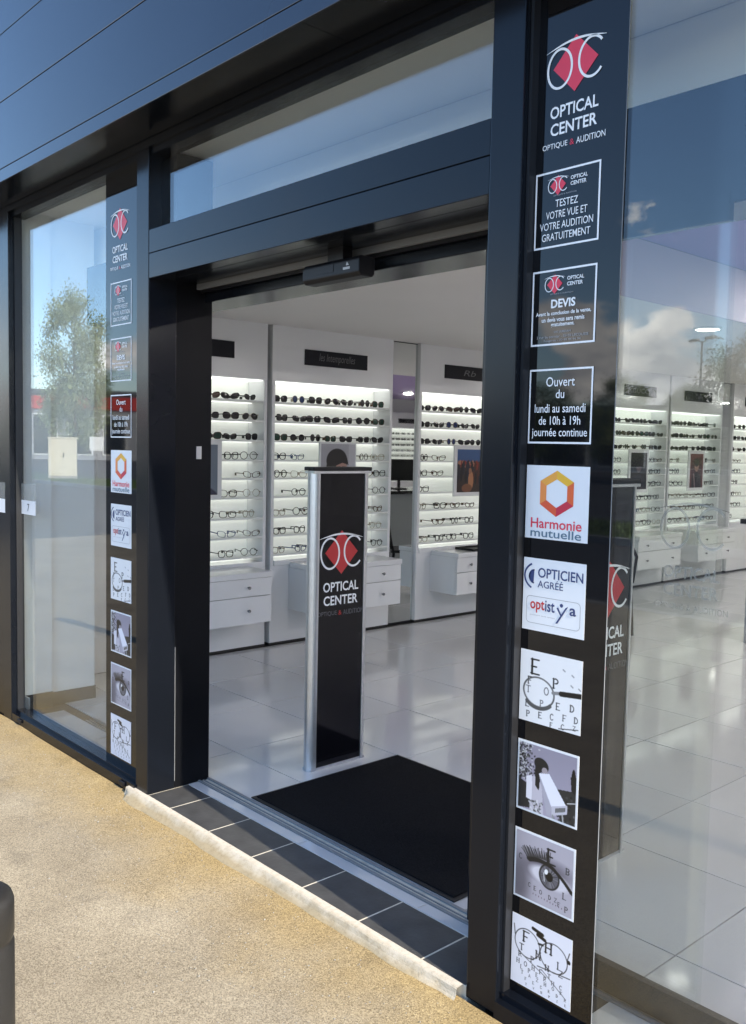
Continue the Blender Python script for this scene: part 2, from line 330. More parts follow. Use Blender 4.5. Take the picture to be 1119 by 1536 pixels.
class Canvas:
    def __init__(s, n=120, bgc=0.95, m=None, rgb=False):
        s.n = n; s.m = m or n; s.a = np.ones((s.m, n, 3)) * np.array(bgc if hasattr(bgc, '__len__') else [bgc]*3)
        s.x, s.y = np.meshgrid((np.arange(n)+.5)/n, (np.arange(s.m)+.5)/s.m)
    def put(s, mask, c, al=1.0):
        c = np.array(c if hasattr(c, '__len__') else [c]*3); k = (np.clip(mask, 0, 1)*al)[:, :, None]; s.a = s.a*(1-k) + c*k
    def ell(s, cx, cy, rx, ry, c, ang=0, soft=0.06, al=1.0, ring=0):
        ca, sa = math.cos(R_(ang)), math.sin(R_(ang)); dx_, dy_ = s.x-cx, s.y-cy
        u, v = (dx_*ca+dy_*sa)/rx, (-dx_*sa+dy_*ca)/ry; d = np.sqrt(u*u+v*v)
        if ring: mask = np.clip((ring - np.abs(d-1))/soft+.5, 0, 1)
        else: mask = np.clip((1-d)/soft+.5, 0, 1)
        s.put(mask, c, al)
    def seg(s, x0, y0, x1, y1, w, c, al=1.0):
        d = np.array([x1-x0, y1-y0]); L = max(1e-6, d@d); t = np.clip(((s.x-x0)*d[0]+(s.y-y0)*d[1])/L, 0, 1)
        q = np.hypot(s.x-x0-t*d[0], s.y-y0-t*d[1]); s.put(np.clip((w/2-q)*s.n+.5, 0, 1), c, al)
    def pol(s, pts, c, al=1.0):
        ins = np.zeros_like(s.x, bool); j = len(pts)-1
        for i in range(len(pts)):
            xi, yi = pts[i]; xj, yj = pts[j]
            cond = ((yi > s.y) != (yj > s.y)) & (s.x < (xj-xi)*(s.y-yi)/((yj-yi) or 1e-9)+xi); ins ^= cond; j = i
        s.put(ins.astype(float), c, al)
    G = {'E': ['L', (0,0,.75,0), (0,.5,.5,.5), (0,1,.8,1)], 'F': ['L', (0,0,.8,0), (0,.5,.55,.5)], 'P': ['L', 'p'], 'T': ['M', (0,0,1,0)], 'L': ['L', (0,1,.75,1)],
         'O': ['o'], 'D': ['L', 'd'], 'C': ['c'], 'Z': [(0,0,.8,0), (.8,0,0,1), (0,1,.85,1)], 'H': ['L', 'R', (0,.5,.8,.5)], 'N': ['L', 'R', (0,0,.8,1)],
         'I': ['M'], 'B': ['L', 'p', 'b'], 'R': ['L', 'p', (.35,.5,.85,1)], 'K': ['L', (.8,0,.1,.55), (.3,.4,.85,1)], 'A': [(0,1,.42,0), (.42,0,.85,1), (.2,.65,.65,.65)], 'V': [(0,0,.42,1), (.42,1,.85,0)], 'U': ['L', 'R', (0,1,.8,1)]}
    def glyph(s, ch, x, y, h, c=0.08, slant=0.0, al=1.0):
        w = h*0.8; T = h*0.17; t = h*0.10; top = lambda q: x + slant*h*(0.5-q)
        def sg(x0, y0, x1, y1, wd): s.seg(top(y0)+x0*w, y+y0*h, top(y1)+x1*w, y+y1*h, wd, c, al)
        def serif(xc):
            for yy in (0.02, 0.98): sg(xc-.16, yy, xc+.16, yy, t*.8)
        for g in s.G[ch]:
            if g == 'L': sg(.06, 0, .06, 1, T); serif(.08)
            elif g == 'R': sg(.8, 0, .8, 1, T); serif(.78)
            elif g == 'M': sg(.5, 0, .5, 1, T); serif(.5)
            elif isinstance(g, str):
                prof = {'p': (.30, .25, .42, .25, -90, 90), 'b': (.30, .75, .42, .25, -90, 90), 'd': (.15, .5, .62, .5, -90, 90), 'o': (.42, .5, .42, .5, 0, 360), 'c': (.42, .5, .42, .5, 45, 315)}[g]
                cx, cy, rx, ry, a0, a1 = prof; n = 14; P = [(cx+rx*math.cos(R_(a0+(a1-a0)*i/n)), cy+ry*math.sin(R_(a0+(a1-a0)*i/n))) for i in range(n+1)]
                for p, q in zip(P, P[1:]): sg(*p, *q, t*1.25)
            else: sg(*g, t*1.1)
PI = math.pi

# ================================================================== SETTING
def slab(name, x0, x1, y0, y1, z0, z1, mat): return struct(bx(name, (x0, x1, y0, y1, z0, z1), mat))
# ground sheet to the horizon (asphalt of the car park)
struct(bx('ground', (-600, 600, -600, 400, -0.60, -0.16), 'asphalt'))
# pavement: slightly uneven sheet with its kerb step
bm = bmesh.new()
nx, ny = 120, 48
vv = [[bm.verts.new((-14 + 24*i/nx, -4 + 5.86*j/ny, -0.032 + 0.004*math.sin(i*1.7+j*0.9)*math.sin(i*0.31-j*1.3) - 0.010*max(0, (j/ny-0.8))*0)) for i in range(nx+1)] for j in range(ny+1)]
for j in range(ny):
    for i in range(nx): bm.faces.new((vv[j][i], vv[j][i+1], vv[j+1][i+1], vv[j+1][i]))
struct(part('pavement', bm, 'pavement', smooth=True))
kerb = struct(bx('kerb', (-14, 10, -4.12, -4.005, -0.5, -0.06), 'kerb_stone'))
km = None
for i in range(24):
    if km is None:
        bm = bmesh.new(); box(bm, 0, 0.985, -4.15, -3.995, -0.3, -0.028); km = mesh_of('kerb_stone', bm, 'kerb_stone', 0.012)
    link('kerb_stone', km, kerb, (-14 + i*1.0, 0, 0))
# grass verge across the car park
struct(bx('verge', (-70, 40, -13.5, -10.4, -0.4, -0.06), 'grass'))
struct(bx('verge_kerb', (-70, 40, -10.39, -10.24, -0.4, -0.03), 'kerb_stone'))
rng = np.random.default_rng(3)
n = 16000; gx = rng.uniform(-34, 4, n); gy = rng.uniform(-13.4, -10.45, n); hh = rng.uniform(.05, .16, n); an = rng.uniform(0, PI, n)
V = np.zeros((n, 3, 3)); V[:, 0] = np.stack([gx-.02*np.cos(an), gy-.02*np.sin(an), np.full(n, -.062)], 1); V[:, 1] = np.stack([gx+.02*np.cos(an), gy+.02*np.sin(an), np.full(n, -.062)], 1)
V[:, 2] = np.stack([gx+rng.normal(0, .04, n), gy+rng.normal(0, .04, n), hh-.06], 1)
me = bpy.data.meshes.new('grass_blades'); me.from_pydata(V.reshape(-1, 3).tolist(), [], np.arange(3*n).reshape(-1, 3).tolist()); me.materials.append(M('grass'))
g = link('grass_blades', me); g['kind'] = 'stuff'; g['label'] = 'short green grass blades on the car park verge'; g['category'] = 'grass'

# ------------------------------------------------------------------ shop interior shell
YF, YG = 1.87, 1.92       # front plane of the posts, glass plane
fl = struct(bx('floor', (-5.74, 6.0, 1.96, 18.0, -0.35, -0.006), 'grout'))
tm = None
PX, PY = 0.588, 0.5845
bm = bmesh.new(); box(bm, -PX/2+0.0024, PX/2-0.0024, -PY/2+0.0024, PY/2-0.0024, -0.012, 0.0)
tile_me = mesh_of('floor_tile', bm, 'floor_tile', 0.0012)
for i in range(-5, 8):
    for j in range(0, 18):
        cx = -1.333 - PX/2 - PX*i; cy = 2.468 + PY/2 + PY*j
        if cx - PX/2 < -5.50: continue
        link('floor_tile', tile_me, fl, (cx, cy, random.uniform(-.0004, .0004)), (random.uniform(-.0012, .0012), random.uniform(-.0012, .0012), 0))
# cut row along the door track, and the cut column along the display wall
def cut_tile(x0, x1, y0, y1): bx('floor_tile', (x0+.0024, x1-.0024, y0+.0024, y1-.0024, -.012, 0), 'floor_tile', fl, 0.0012)
xs = [-1.333 - PX*i for i in range(8, -6, -1)]
for x0, x1 in zip(xs, xs[1:]):
    if x0 > -5.5: cut_tile(x0, x1, 2.185, 2.468)
for j in range(18): cut_tile(-5.505, xs[1], 2.468+PY*j, 2.468+PY*(j+1))
cut_tile(-5.505, xs[1], 2.185, 2.468)
bx('floor_field', (-5.5, 5.9, 2.468+PY*18, 17.9, -.012, 0), 'floor_tile', fl)
bx('floor_field', (1.62, 5.9, 1.96, 2.468+PY*18-.003, -.012, 0), 'floor_tile', fl)
# front strip tiles between glass and door track (seen behind the fixed panes)
for x0, x1 in zip(xs, xs[1:]):
    if x1 <= -3.45 and x0 > -4.95: cut_tile(x0, x1, 1.96, 2.12)
    if x0 >= -1.64: cut_tile(x0, x1, 1.96, 2.12)
cut_tile(-1.62, -1.333, 1.96, 2.12) if False else None

# walls and ceilings
struct(bx('wall_left', (-5.95, -5.76, 1.93, 18.2, -.3, 3.3), 'wall_white'))
struct(bx('wall_right', (6.0, 6.2, 1.93, 18.2, -.3, 3.3), 'wall_white'))
struct(bx('wall_back', (-5.95, 6.2, 18.0, 18.2, -.3, 3.3), 'wall_white'))
stub = struct(bx('wall_stub', (-5.30, -4.99, 2.10, 2.36, 0.0, 2.73), 'wall_white'))
bx('plinth', (-5.31, -4.985, 2.09, 2.365, 0.001, 0.075), 'plinth', stub)
pil = struct(bx('wall_pier', (-5.76, -4.96, 1.935, 2.095, 0.09, 2.73), 'wall_white'))
bx('plinth', (-5.76, -4.958, 1.937, 2.097, 0.001, 0.088), 'plinth', pil)
ce = struct(bx('ceiling', (-5.76, 6.0, 1.94, 18.0, 2.76, 2.90), 'dark_trim'))
bx('ceiling_board', (-5.755, 5.99, 1.975, 2.417, 2.71, 2.757), 'white_paint', ce)
bx('ceiling_board', (-5.755, 5.99, 2.461, 3.20, 2.71, 2.757), 'ceiling_white', ce)
bx('ceiling_board', (-2.94, 5.99, 3.206, 17.99, 2.71, 2.757), 'purple', ce)
low = struct(bx('ceiling_low', (-5.755, -2.956, 2.62, 17.99, 2.37, 2.70), 'ceiling_white'))
bx('ceiling_fascia', (-2.955, -2.944, 2.62, 17.99, 2.372, 2.709), 'lavender', low)
bx('bulkhead', (-5.755, 5.99, 2.42, 2.46, 2.40, 2.7095), 'white_paint', ce)
bx('roof', (-5.95, 6.2, 2.0, 18.2, 3.3, 3.5), 'dark_trim').parent = None
struct(bpy.data.objects['roof'])

# ================================================================== SHOP FRONT
sf = thing('shop_front', 'dark anthracite metal and glass shop front around the open sliding doorway', 'building')
FY = 1.67
bx('fascia_backing', (-14, 8, FY+.012, 1.95, 2.735, 4.3), 'dark_trim', sf)
zz = [(2.72, 2.777), (2.781, 3.084), (3.089, 3.391), (3.396, 3.698), (3.703, 4.0), (4.005, 4.3)]
for k, (z0, z1) in enumerate(zz):
    for x0, x1 in ((-14, -7.6), (-7.595, 1.2), (1.205, 8)):
        bx('fascia_panel', (x0, x1, FY, FY+.01, z0, z1), 'fascia_paint', sf, 0.0015)
for x0, x1 in ((-14, -6.2), (-6.196, -4.55), (-4.546, -2.2), (-2.196, 0.9), (0.904, 8)):
    bx('soffit_panel', (x0, x1, FY+.011, 1.86, 2.722, 2.732), 'anthracite', sf)
# top frame, stepped profile
bm = bmesh.new(); box(bm, -5.06, 2.0, 1.863, 1.96, 2.69, 2.734); box(bm, -5.055, 1.995, 1.88, 1.955, 2.664, 2.6895)
part('top_frame', bm, 'anthracite', sf)
def post(x0, x1, y0=YF, y1=2.0, z0=-.03, z1=2.69):
    return bx('post', (x0, x1, y0, y1, z0, z1), 'anthracite', sf, 0.003)
post(-3.556, -3.454); post(-1.632, -1.526); post(-5.06, -4.945, 1.86, 1.934); post(1.9, 2.0, 1.872, 1.98)
# gaskets beside the posts
for x0 in (-3.566, -1.525, -4.944): bx('gasket', (x0, x0+.009, 1.89, 1.93, .02, 2.668), 'dark_trim', sf)
# door reveal: left jamb behind the post, right jamb behind the other post
bx('jamb', (-3.548, -3.4565, 2.001, 2.175, 0.0, 2.70), 'jamb_black', sf)
bx('jamb', (-1.626, -1.535, 2.001, 2.10, 0.0, 2.70), 'anthracite', sf)
bx('sealant_bead', (-3.4560, -3.4535, 2.0005, 2.0025, 0.03, 0.62), 'steel_grey', sf)
bx('latch_plate', (-3.4565, -3.452, 2.10, 2.125, 1.43, 1.485), 'aluminium', sf, .001)
# transom beam with a groove
bx('transom_beam', (-3.453, -1.633, YF+.001, 1.94, 2.268, 2.362), 'anthracite', sf, 0.002)
bx('transom_beam', (-3.453, -1.633, YF+.001, 1.94, 2.167, 2.266), 'anthracite', sf, 0.002)
bx('beam_core', (-3.452, -1.634, 1.885, 2.14, 2.18, 2.36), 'dark_trim', sf)
for k in range(4):
    bx('underside_board', (-3.452, -1.634, 1.942+k*.038, 1.942+k*.038+.035, 2.167+.001*k, 2.178), 'anthracite', sf, .001)
bx('door_rail', (-3.455, -1.635, 2.097, 2.112, 2.150, 2.179), 'steel_grey', sf)
bx('door_rail', (-3.455, -1.635, 2.115, 2.125, 2.138, 2.179), 'black_plastic', sf)
# glass panes
def pane(x0, x1, z0, z1, y=YG): return bx('window_pane', (x0, x1, y, y+.008, z0, z1), 'glass', sf)
pane(-4.95, -3.55, 0.022, 2.67); pane(-1.53, 1.905, 0.022, 2.67); pane(-3.456, -1.63, 2.358, 2.67)
bx('film_panel', (-3.93, -3.557, YG-.004, YG-.0015, 0.026, 2.666), 'film', sf)
bx('film_panel', (-1.516, -1.255, YG-.004, YG-.0015, 0.026, 2.666), 'film', sf)
bx('film_edge', (-1.2548, -1.2538, YG-.004, YG-.0015, 0.026, 2.666), 'steel_grey', sf)
# bottom rails with drain caps
for x0, x1, caps in ((-5.05, -3.557, (-4.83, -3.66)), (-1.525, 1.99, (-0.9, 1.2))):
    bm = bmesh.new(); box(bm, x0, x1, 1.862, 1.955, -.035, .012); box(bm, x0+.001, x1-.001, 1.885, 1.952, .0121, .030)
    br = part('bottom_rail', bm, 'anthracite', sf)
    for c in caps: bx('drain_cap', (c-.022, c+.022, 1.852, 1.8618, -.016, .004), 'black_plastic', br, .003)
bx('corner_bracket', (-4.944, -4.89, 1.9295, 1.94, .03, .092), 'aluminium', sf)
# side cladding left, with vertical ribs, and right pier
bm = bmesh.new()
for k in range(36): box(bm, -5.062-.11*(k+1), -5.062-.11*k-.006, 1.868, 1.95, -.035, 2.72)
cl = part('cladding', bm, 'anthracite', sf)
bx('pier', (2.001, 8, 1.88, 2.0, -.035, 2.72), 'anthracite', sf)
bx('upper_wall', (-14, 8, 1.951, 2.0, 2.735, 4.25), 'dark_trim', sf)
bx('lower_wall', (-14, -9.05, 1.89, 1.95, -.035, 2.72), 'anthracite', sf)

# threshold: dark tiles, pale strip, door guide track, plaster lip
th = struct(bx('threshold', (-3.452, -1.634, 1.872, 2.186, -.30, -.0012), 'step_grout'))
j = [-3.450, -3.266, -2.972, -2.683, -2.382, -2.092, -1.811, -1.636]
for x0, x1 in zip(j, j[1:]): bx('step_tile', (x0+.0035, x1-.0035, 1.874, 2.066, -.02, 0.0), 'step_tile', th, .0015)
for x0, x1 in ((-3.45, -2.66), (-2.656, -2.03), (-2.026, -1.636)): bx('sill_strip', (x0, x1, 2.070, 2.118, -.02, 0.001), 'floor_tile', th)
bm = bmesh.new(); box(bm, -4.6, -.7, 2.121, 2.131, -.03, .005); box(bm, -4.6, -.7, 2.168, 2.180, -.03, .005); box(bm, -4.6, -.7, 2.1312, 2.1678, -.03, -.008)
box(bm, -4.6, -.7, 2.146, 2.151, -.0078, .002)
part('door_track', bm, 'steel_grey', th)
bm = bmesh.new(); rnd = random.Random(5); prev = None
n = 150
for i in range(n+1):
    x = -3.60 + 1.955*i/n; e = 1.812 + .010*(x+2.9) + .004*math.sin(x*5.3+1) + .0025*math.sin(x*11.7) + .0015*math.sin(x*37)
    c_ = .0025*math.sin(x*6.7+.5) + .0012*math.sin(x*29.0)
    if i < 16: e += -.010*math.sin(i/16*PI) + max(0, 4-i)*.010
    if i > n-14: e += (i-n+14)*.0020
    e = min(e, 1.836)
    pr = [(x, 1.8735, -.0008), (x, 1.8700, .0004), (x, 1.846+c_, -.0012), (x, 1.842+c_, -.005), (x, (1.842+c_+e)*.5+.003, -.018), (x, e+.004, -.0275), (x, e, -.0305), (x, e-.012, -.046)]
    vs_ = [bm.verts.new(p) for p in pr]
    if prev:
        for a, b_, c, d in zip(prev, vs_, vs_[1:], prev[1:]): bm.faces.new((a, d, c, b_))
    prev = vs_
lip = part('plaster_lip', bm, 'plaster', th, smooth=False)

# ------------------------------------------------------------------ door operator, leaves, sensor
op = thing('door_operator', 'long dark automatic door operator casing behind the glass above the doorway', 'door gear')
bx('casing', (-4.61, -.69, 2.14, 2.32, 2.10, 2.396), 'anthracite', op, .004)
bx('end_cap', (-.689, -.68, 2.145, 2.315, 2.105, 2.39), 'black_plastic', op)
def leaf(x0, x1, label):
    d = thing('sliding_door', label, 'door', ((x0+x1)/2, 2.15, 0), group=None); hw = (x1-x0)/2
    bx('stile', (-hw, -hw+.035, -.014, .014, .006, 2.13), 'anthracite', d, .002)
    bx('edge_trim', (hw-.006, hw, -.008, .008, .089, 2.059), 'lens_clear', d)
    bx('bottom_rail', (-hw+.036, hw+(.10 if x0 > -2 else -.013), -.013, .013, .006, .088), 'dark_trim', d, .002)
    bx('top_rail', (-hw+.036, hw-.013, -.013, .013, 2.06, 2.13), 'anthracite', d, .002)
    bx('door_pane', (-hw+.034, hw-.011, -.004, .004, .087, 2.061), 'glass', d); return d
ldoor = leaf(-4.33, -3.46, 'open glass sliding door leaf parked behind the window with the wall pier')
rdoor = leaf(-1.87, -1.09, 'open glass sliding door leaf with frosted logo, parked behind the wide window')
ms = thing('motion_sensor', 'small black motion sensor box hanging under the door transom', 'sensor', (-2.445, 2.035, 2.058))
bm = bmesh.new()
pr = [(-.035, .012), (-.022, 0), (.025, 0), (.035, .01), (.035, .066), (-.024, .066), (-.035, .054)]
L0 = [bm.verts.new((-.15, y, z)) for y, z in pr]; L1 = [bm.verts.new((.15, y, z)) for y, z in pr]
for i in range(len(pr)): bm.faces.new((L0[i], L1[i], L1[(i+1) % len(pr)], L0[(i+1) % len(pr)]))
bm.faces.new(L0[::-1]); bm.faces.new(L1); part('housing', bm, 'black_plastic', ms, .004)
bx('bracket', (-.04, .04, -.012, .03, .0662, .112), 'black_plastic', ms)
bx('sensor_window', (-.08, .02, -.0365, -.0352, .025, .05), 'black_plastic', ms)
bm = bmesh.new(); poly(bm, [(.07, .025), (.105, .025), (.105, .033), (.07, .033)]); poly(bm, [(.085, .038), (.10, .038), (.09, .05)])
o = part('marking', bm, 'ink_grey', ms); o.rotation_euler = (PI/2, 0, 0); o.location = (0, -.0358, 0)

# ------------------------------------------------------------------ the OC emblem and stickers
def emblem(parent, s=1.0, cx=0, cy=0, z=.0012, red='ink_red', white='ink_white', diamond=True):
    if diamond:
        bm = bmesh.new(); poly(bm, [(0, .068*s), (-.066*s, 0), (0, -.068*s), (.066*s, 0)])
        o = part('emblem_diamond', bm, red, parent); o.location = (cx, cy, z)
    bm = bmesh.new()
    arcband(bm, -.046*s, -.002*s, .036*s, .047*s, .0062*s, 0, 360); arcband(bm, .048*s, .002*s, .037*s, .047*s, .0062*s, 42, 318)
    P = [(-.088+.176*i/24) for i in range(25)]; up, dn = [], []
    for x in P:
        t = (x+.088)/.176; y = .043 + .014*math.sin(PI*t); w = .006*(.15+.85*math.sin(PI*t))
        up.append((x*s, (y+w/2)*s)); dn.append((x*s, (y-w/2)*s))
    for i in range(24): poly(bm, [dn[i], dn[i+1], up[i+1], up[i]])
    o = part('emblem_rings', bm, white, parent); o.location = (cx, cy, z+.0006)
def logo_block(parent, s=1.0, cx=0, cy=0, z=.0012, red='ink_red', white='ink_white', small='ink_white', diamond=True):
    emblem(parent, s, cx, cy, z, red, white, diamond)
    text('OPTICAL', cx, cy-.121*s, .142*s, .030*s, white, parent, z, .018)
    text('CENTER', cx, cy-.163*s, .138*s, .030*s, white, parent, z, .018)
    text('OPTIQUE', cx-.092*s, cy-.196*s, .076*s, .0155*s, small, parent, z, .004, left=True)
    text('&', cx-.009*s, cy-.195*s, .0125*s, .014*s, red, parent, z, .0, left=True)
    text('AUDITION', cx+.010*s, cy-.196*s, .084*s, .0155*s, small, parent, z, .004, left=True)
def frame_border(parent, w, h, t, mat, z=.001):
    bm = bmesh.new(); a, b_ = w/2, h/2
    for q in ([(-a, -b_), (a, -b_), (a-t, -b_+t), (-a+t, -b_+t)], [(a, -b_), (a, b_), (a-t, b_-t), (a-t, -b_+t)], [(a, b_), (-a, b_), (-a+t, b_-t), (a-t, b_-t)], [(-a, b_), (-a, -b_), (-a+t, -b_+t), (-a+t, b_-t)]):
        poly(bm, q)
    o = part('border', bm, mat, parent); o.location = (0, 0, z); return o

# printed pictures
def pic_magnifier():
    c = Canvas(130, .96)
    c.glyph('E', .19, .12, .20); c.glyph('F', .14, .37, .10); c.glyph('P', .55, .32, .13)
    for ch, x, y, h in (('T', .11, .50, .09), ('O', .41, .47, .10), ('L', .11, .70, .09), ('P', .35, .66, .08), ('E', .61, .64, .09), ('D', .83, .62, .09), ('P', .13, .85, .08), ('E', .33, .83, .08), ('C', .52, .81, .08), ('F', .72, .78, .08), ('D', .90, .77, .08), ('F', .52, .93, .06), ('C', .70, .91, .07), ('Z', .88, .89, .06)):
        c.glyph(ch, x, y, h, .2)
    for x, y in ((.70, .17), (.84, .22), (.83, .36), (.95, .38)): c.seg(x, y, x+.03, y+.02, .018, .6)
    c.ell(.32, .56, .25, .20, .25, 8, .05, ring=.05); c.ell(.32, .56, .25, .20, .98, 8, .05, .25)
    for i in range(30):
        a = R_(40+100*i/29); c.seg(.32+.25*math.cos(a), .57+.20*math.sin(a), .32+.26*math.cos(a), .58+.21*math.sin(a), .035, .35)
    c.seg(.55, .52, .68, .50, .045, .55); c.seg(.68, .505, .98, .475, .07, .10); c.seg(.66, .98, .96, .93, .012, .25)
    return c.a
def pic_telescope():
    c = Canvas(130, (.60, .58, .64)); r = np.random.default_rng(1)
    c.put(np.clip((c.y-.1)/.9, 0, 1), (.72, .69, .76), .7)
    c.pol([(0, .55), (.2, .62), (.3, .95), (0, 1)], .18); c.pol([(.60, .55), (1, .50), (1, 1), (.75, 1)], .20)
    for _ in range(260):
        x, y = abs(r.normal(0, .13)), r.uniform(0, .55); c.ell(x, y, .012, .018, r.choice([.1, .2, .35, .85]), r.uniform(0, 180), .5, .8)
    for _ in range(40):
        x, y = r.uniform(.62, 1), r.uniform(.58, 1); c.ell(x, y, .02, .02, r.choice([.1, .3, .5]), 0, .5, .8)
    c.ell(.95, .32, .035, .14, .08); c.pol([(.9, .3), (1, .28), (1, .55), (.92, .5)], .12)
    c.pol([(.18, .50), (.34, .44), (.42, .60), (.46, 1), (.22, 1)], (.80, .78, .82)); c.pol([(.14, .5), (.24, .46), (.25, .85), (.15, .82)], (.93, .92, .95))
    for _ in range(40):
        x, y = r.uniform(.2, .44), r.uniform(.8, 1); c.ell(x, y, .012, .02, r.choice([.2, .5, .9]), r.uniform(0, 180), .5, .8)
    c.ell(.40, .27, .13, .10, .14, 20); c.pol([(.29, .25), (.40, .30), (.37, .66), (.30, .60)], .13); c.ell(.46, .34, .05, .05, (.66, .62, .64))
    c.pol([(.36, .40), (.54, .36), (.84, .74), (.60, .84), (.58, .82)], (.96, .96, 1.0)); c.pol([(.36, .40), (.60, .84), (.57, .98), (.52, .98)], (.70, .69, .74))
    c.pol([(.60, .82), (.86, .73), (.86, .86), (.60, .96)], (.80, .79, .83)); c.pol([(.66, .83), (.83, .77), (.83, .83), (.66, .90)], .25)
    for k in range(4): c.seg(.67, .835+.018*k, .82, .785+.018*k, .006, .75)
    c.seg(.78, .88, .80, 1, .02, .75); c.seg(.62, .95, .63, 1, .03, .6); c.seg(.86, .70, 1, .66, .012, .9)
    return c.a
def pic_eye():
    c = Canvas(140, (.72, .70, .74)); r = np.random.default_rng(4)
    c.put(np.clip(.45-c.x, 0, 1)*1.3*np.clip(c.y, .2, 1), (.36, .35, .38), .8); c.ell(.08, .75, .16, .35, (.30, .29, .32), 0, 1.0, .6)
    c.ell(.55, .45, .42, .17, (.40, .38, .42), -3, .8, .8); c.ell(.60, .55, .34, .14, (.86, .85, .88), 5, .35)
    c.ell(.60, .53, .18, .19, .16); c.ell(.60, .53, .155, .165, (.42, .41, .45), 0, .1)
    for k in range(46):
        a = 2*PI*k/46 + r.uniform(-.05, .05); c.seg(.60+.07*math.cos(a), .53+.07*math.sin(a), .60+.15*math.cos(a), .53+.155*math.sin(a), .008, r.choice([.2, .35, .6]), .7)
    c.ell(.60, .53, .065, .07, .05); c.ell(.545, .47, .03, .04, .97, 20); c.seg(.50, .50, .52, .62, .012, .9)
    for i in range(30):
        t = i/29; x = .22+.75*t; y = .44 - .13*math.sin(PI*(t*.8+.15)) + .20*t*t; c.seg(x, y, x+.03, y+.015, .05, .12, .9)
    for i in range(34):
        t = i/33; x = .20+.40*t; y = .42 - .12*math.sin(PI*(t*.45+.15)); c.seg(x, y, x-.10+.10*t+r.uniform(-.02, .02), y-.12+r.uniform(-.03, .03), .012, .15, .85)
    c.glyph('E', .56, .12, .21, .10)
    for ch, x, y, h in (('C', .06, .35, .08), ('B', .88, .29, .09), ('L', .84, .67, .09), ('C', .24, .74, .06), ('E', .34, .76, .06), ('O', .44, .78, .06), ('D', .60, .80, .06), ('Z', .70, .80, .06), ('F', .76, .84, .06), ('P', .88, .86, .08)): c.glyph(ch, x, y, h, .2)
    for k in range(12): c.ell(.33+.05*k, .88+.003*k, .008, .014, (.45, .38, .42))
    return c.a
def pic_chart():
    c = Canvas(140, (.95, .95, .98))
    c.glyph('F', .20, .20, .15); c.glyph('H', .57, .20, .15)
    for ch, x, y, h in (('T', .14, .40, .09), ('N', .42, .39, .11), ('I', .74, .40, .10), ('R', .13, .52, .07), ('P', .34, .51, .08), ('N', .58, .52, .08), ('Z', .80, .50, .09)): c.glyph(ch, x, y, h, .12)
    r = random.Random(2); rows = ['HOHFT', 'LPERHC', 'TAZHOK', 'FECKDR', 'TVNPZE']
    for q, row in enumerate(rows):
        hgt = .065-.009*q
        for k, ch in enumerate(row): c.glyph(ch, .10+.13*k+.03*(q % 2)+.04*q, .63+.075*q, hgt, .25)
    c.ell(.27, .36, .21, .20, .15, 10, .05, ring=.03); c.ell(.71, .38, .22, .20, .15, -5, .05, ring=.03)
    c.seg(.46, .28, .53, .27, .03, .10); c.seg(.36, .10, .52, .13, .05, .08); c.seg(.44, .16, .56, .19, .05, .08); c.seg(.06, .30, .04, .16, .014, .2); c.seg(.93, .30, .96, .20, .014, .2)
    c.ell(.95, .33, .03, .03, .1); c.seg(.12, .52, .60, .70, .012, .35); c.seg(.45, .60, .98, .55, .014, .25); c.seg(.52, .62, .92, .86, .012, .4)
    return c.a
PIC = {k: raster(f(), .195, .19) for k, f in (('mag', pic_magnifier), ('tel', pic_telescope), ('eye', pic_eye), ('gls', pic_chart))}
PIC_S = {k: raster(f(), .183, .178) for k, f in (('tel', pic_telescope), ('eye', pic_eye))}
bm = bmesh.new(); box(bm, -.0975, .0975, -.095, .095, -.0006, 0); BACK_W = mesh_of('backing', bm, 'sticker_white')

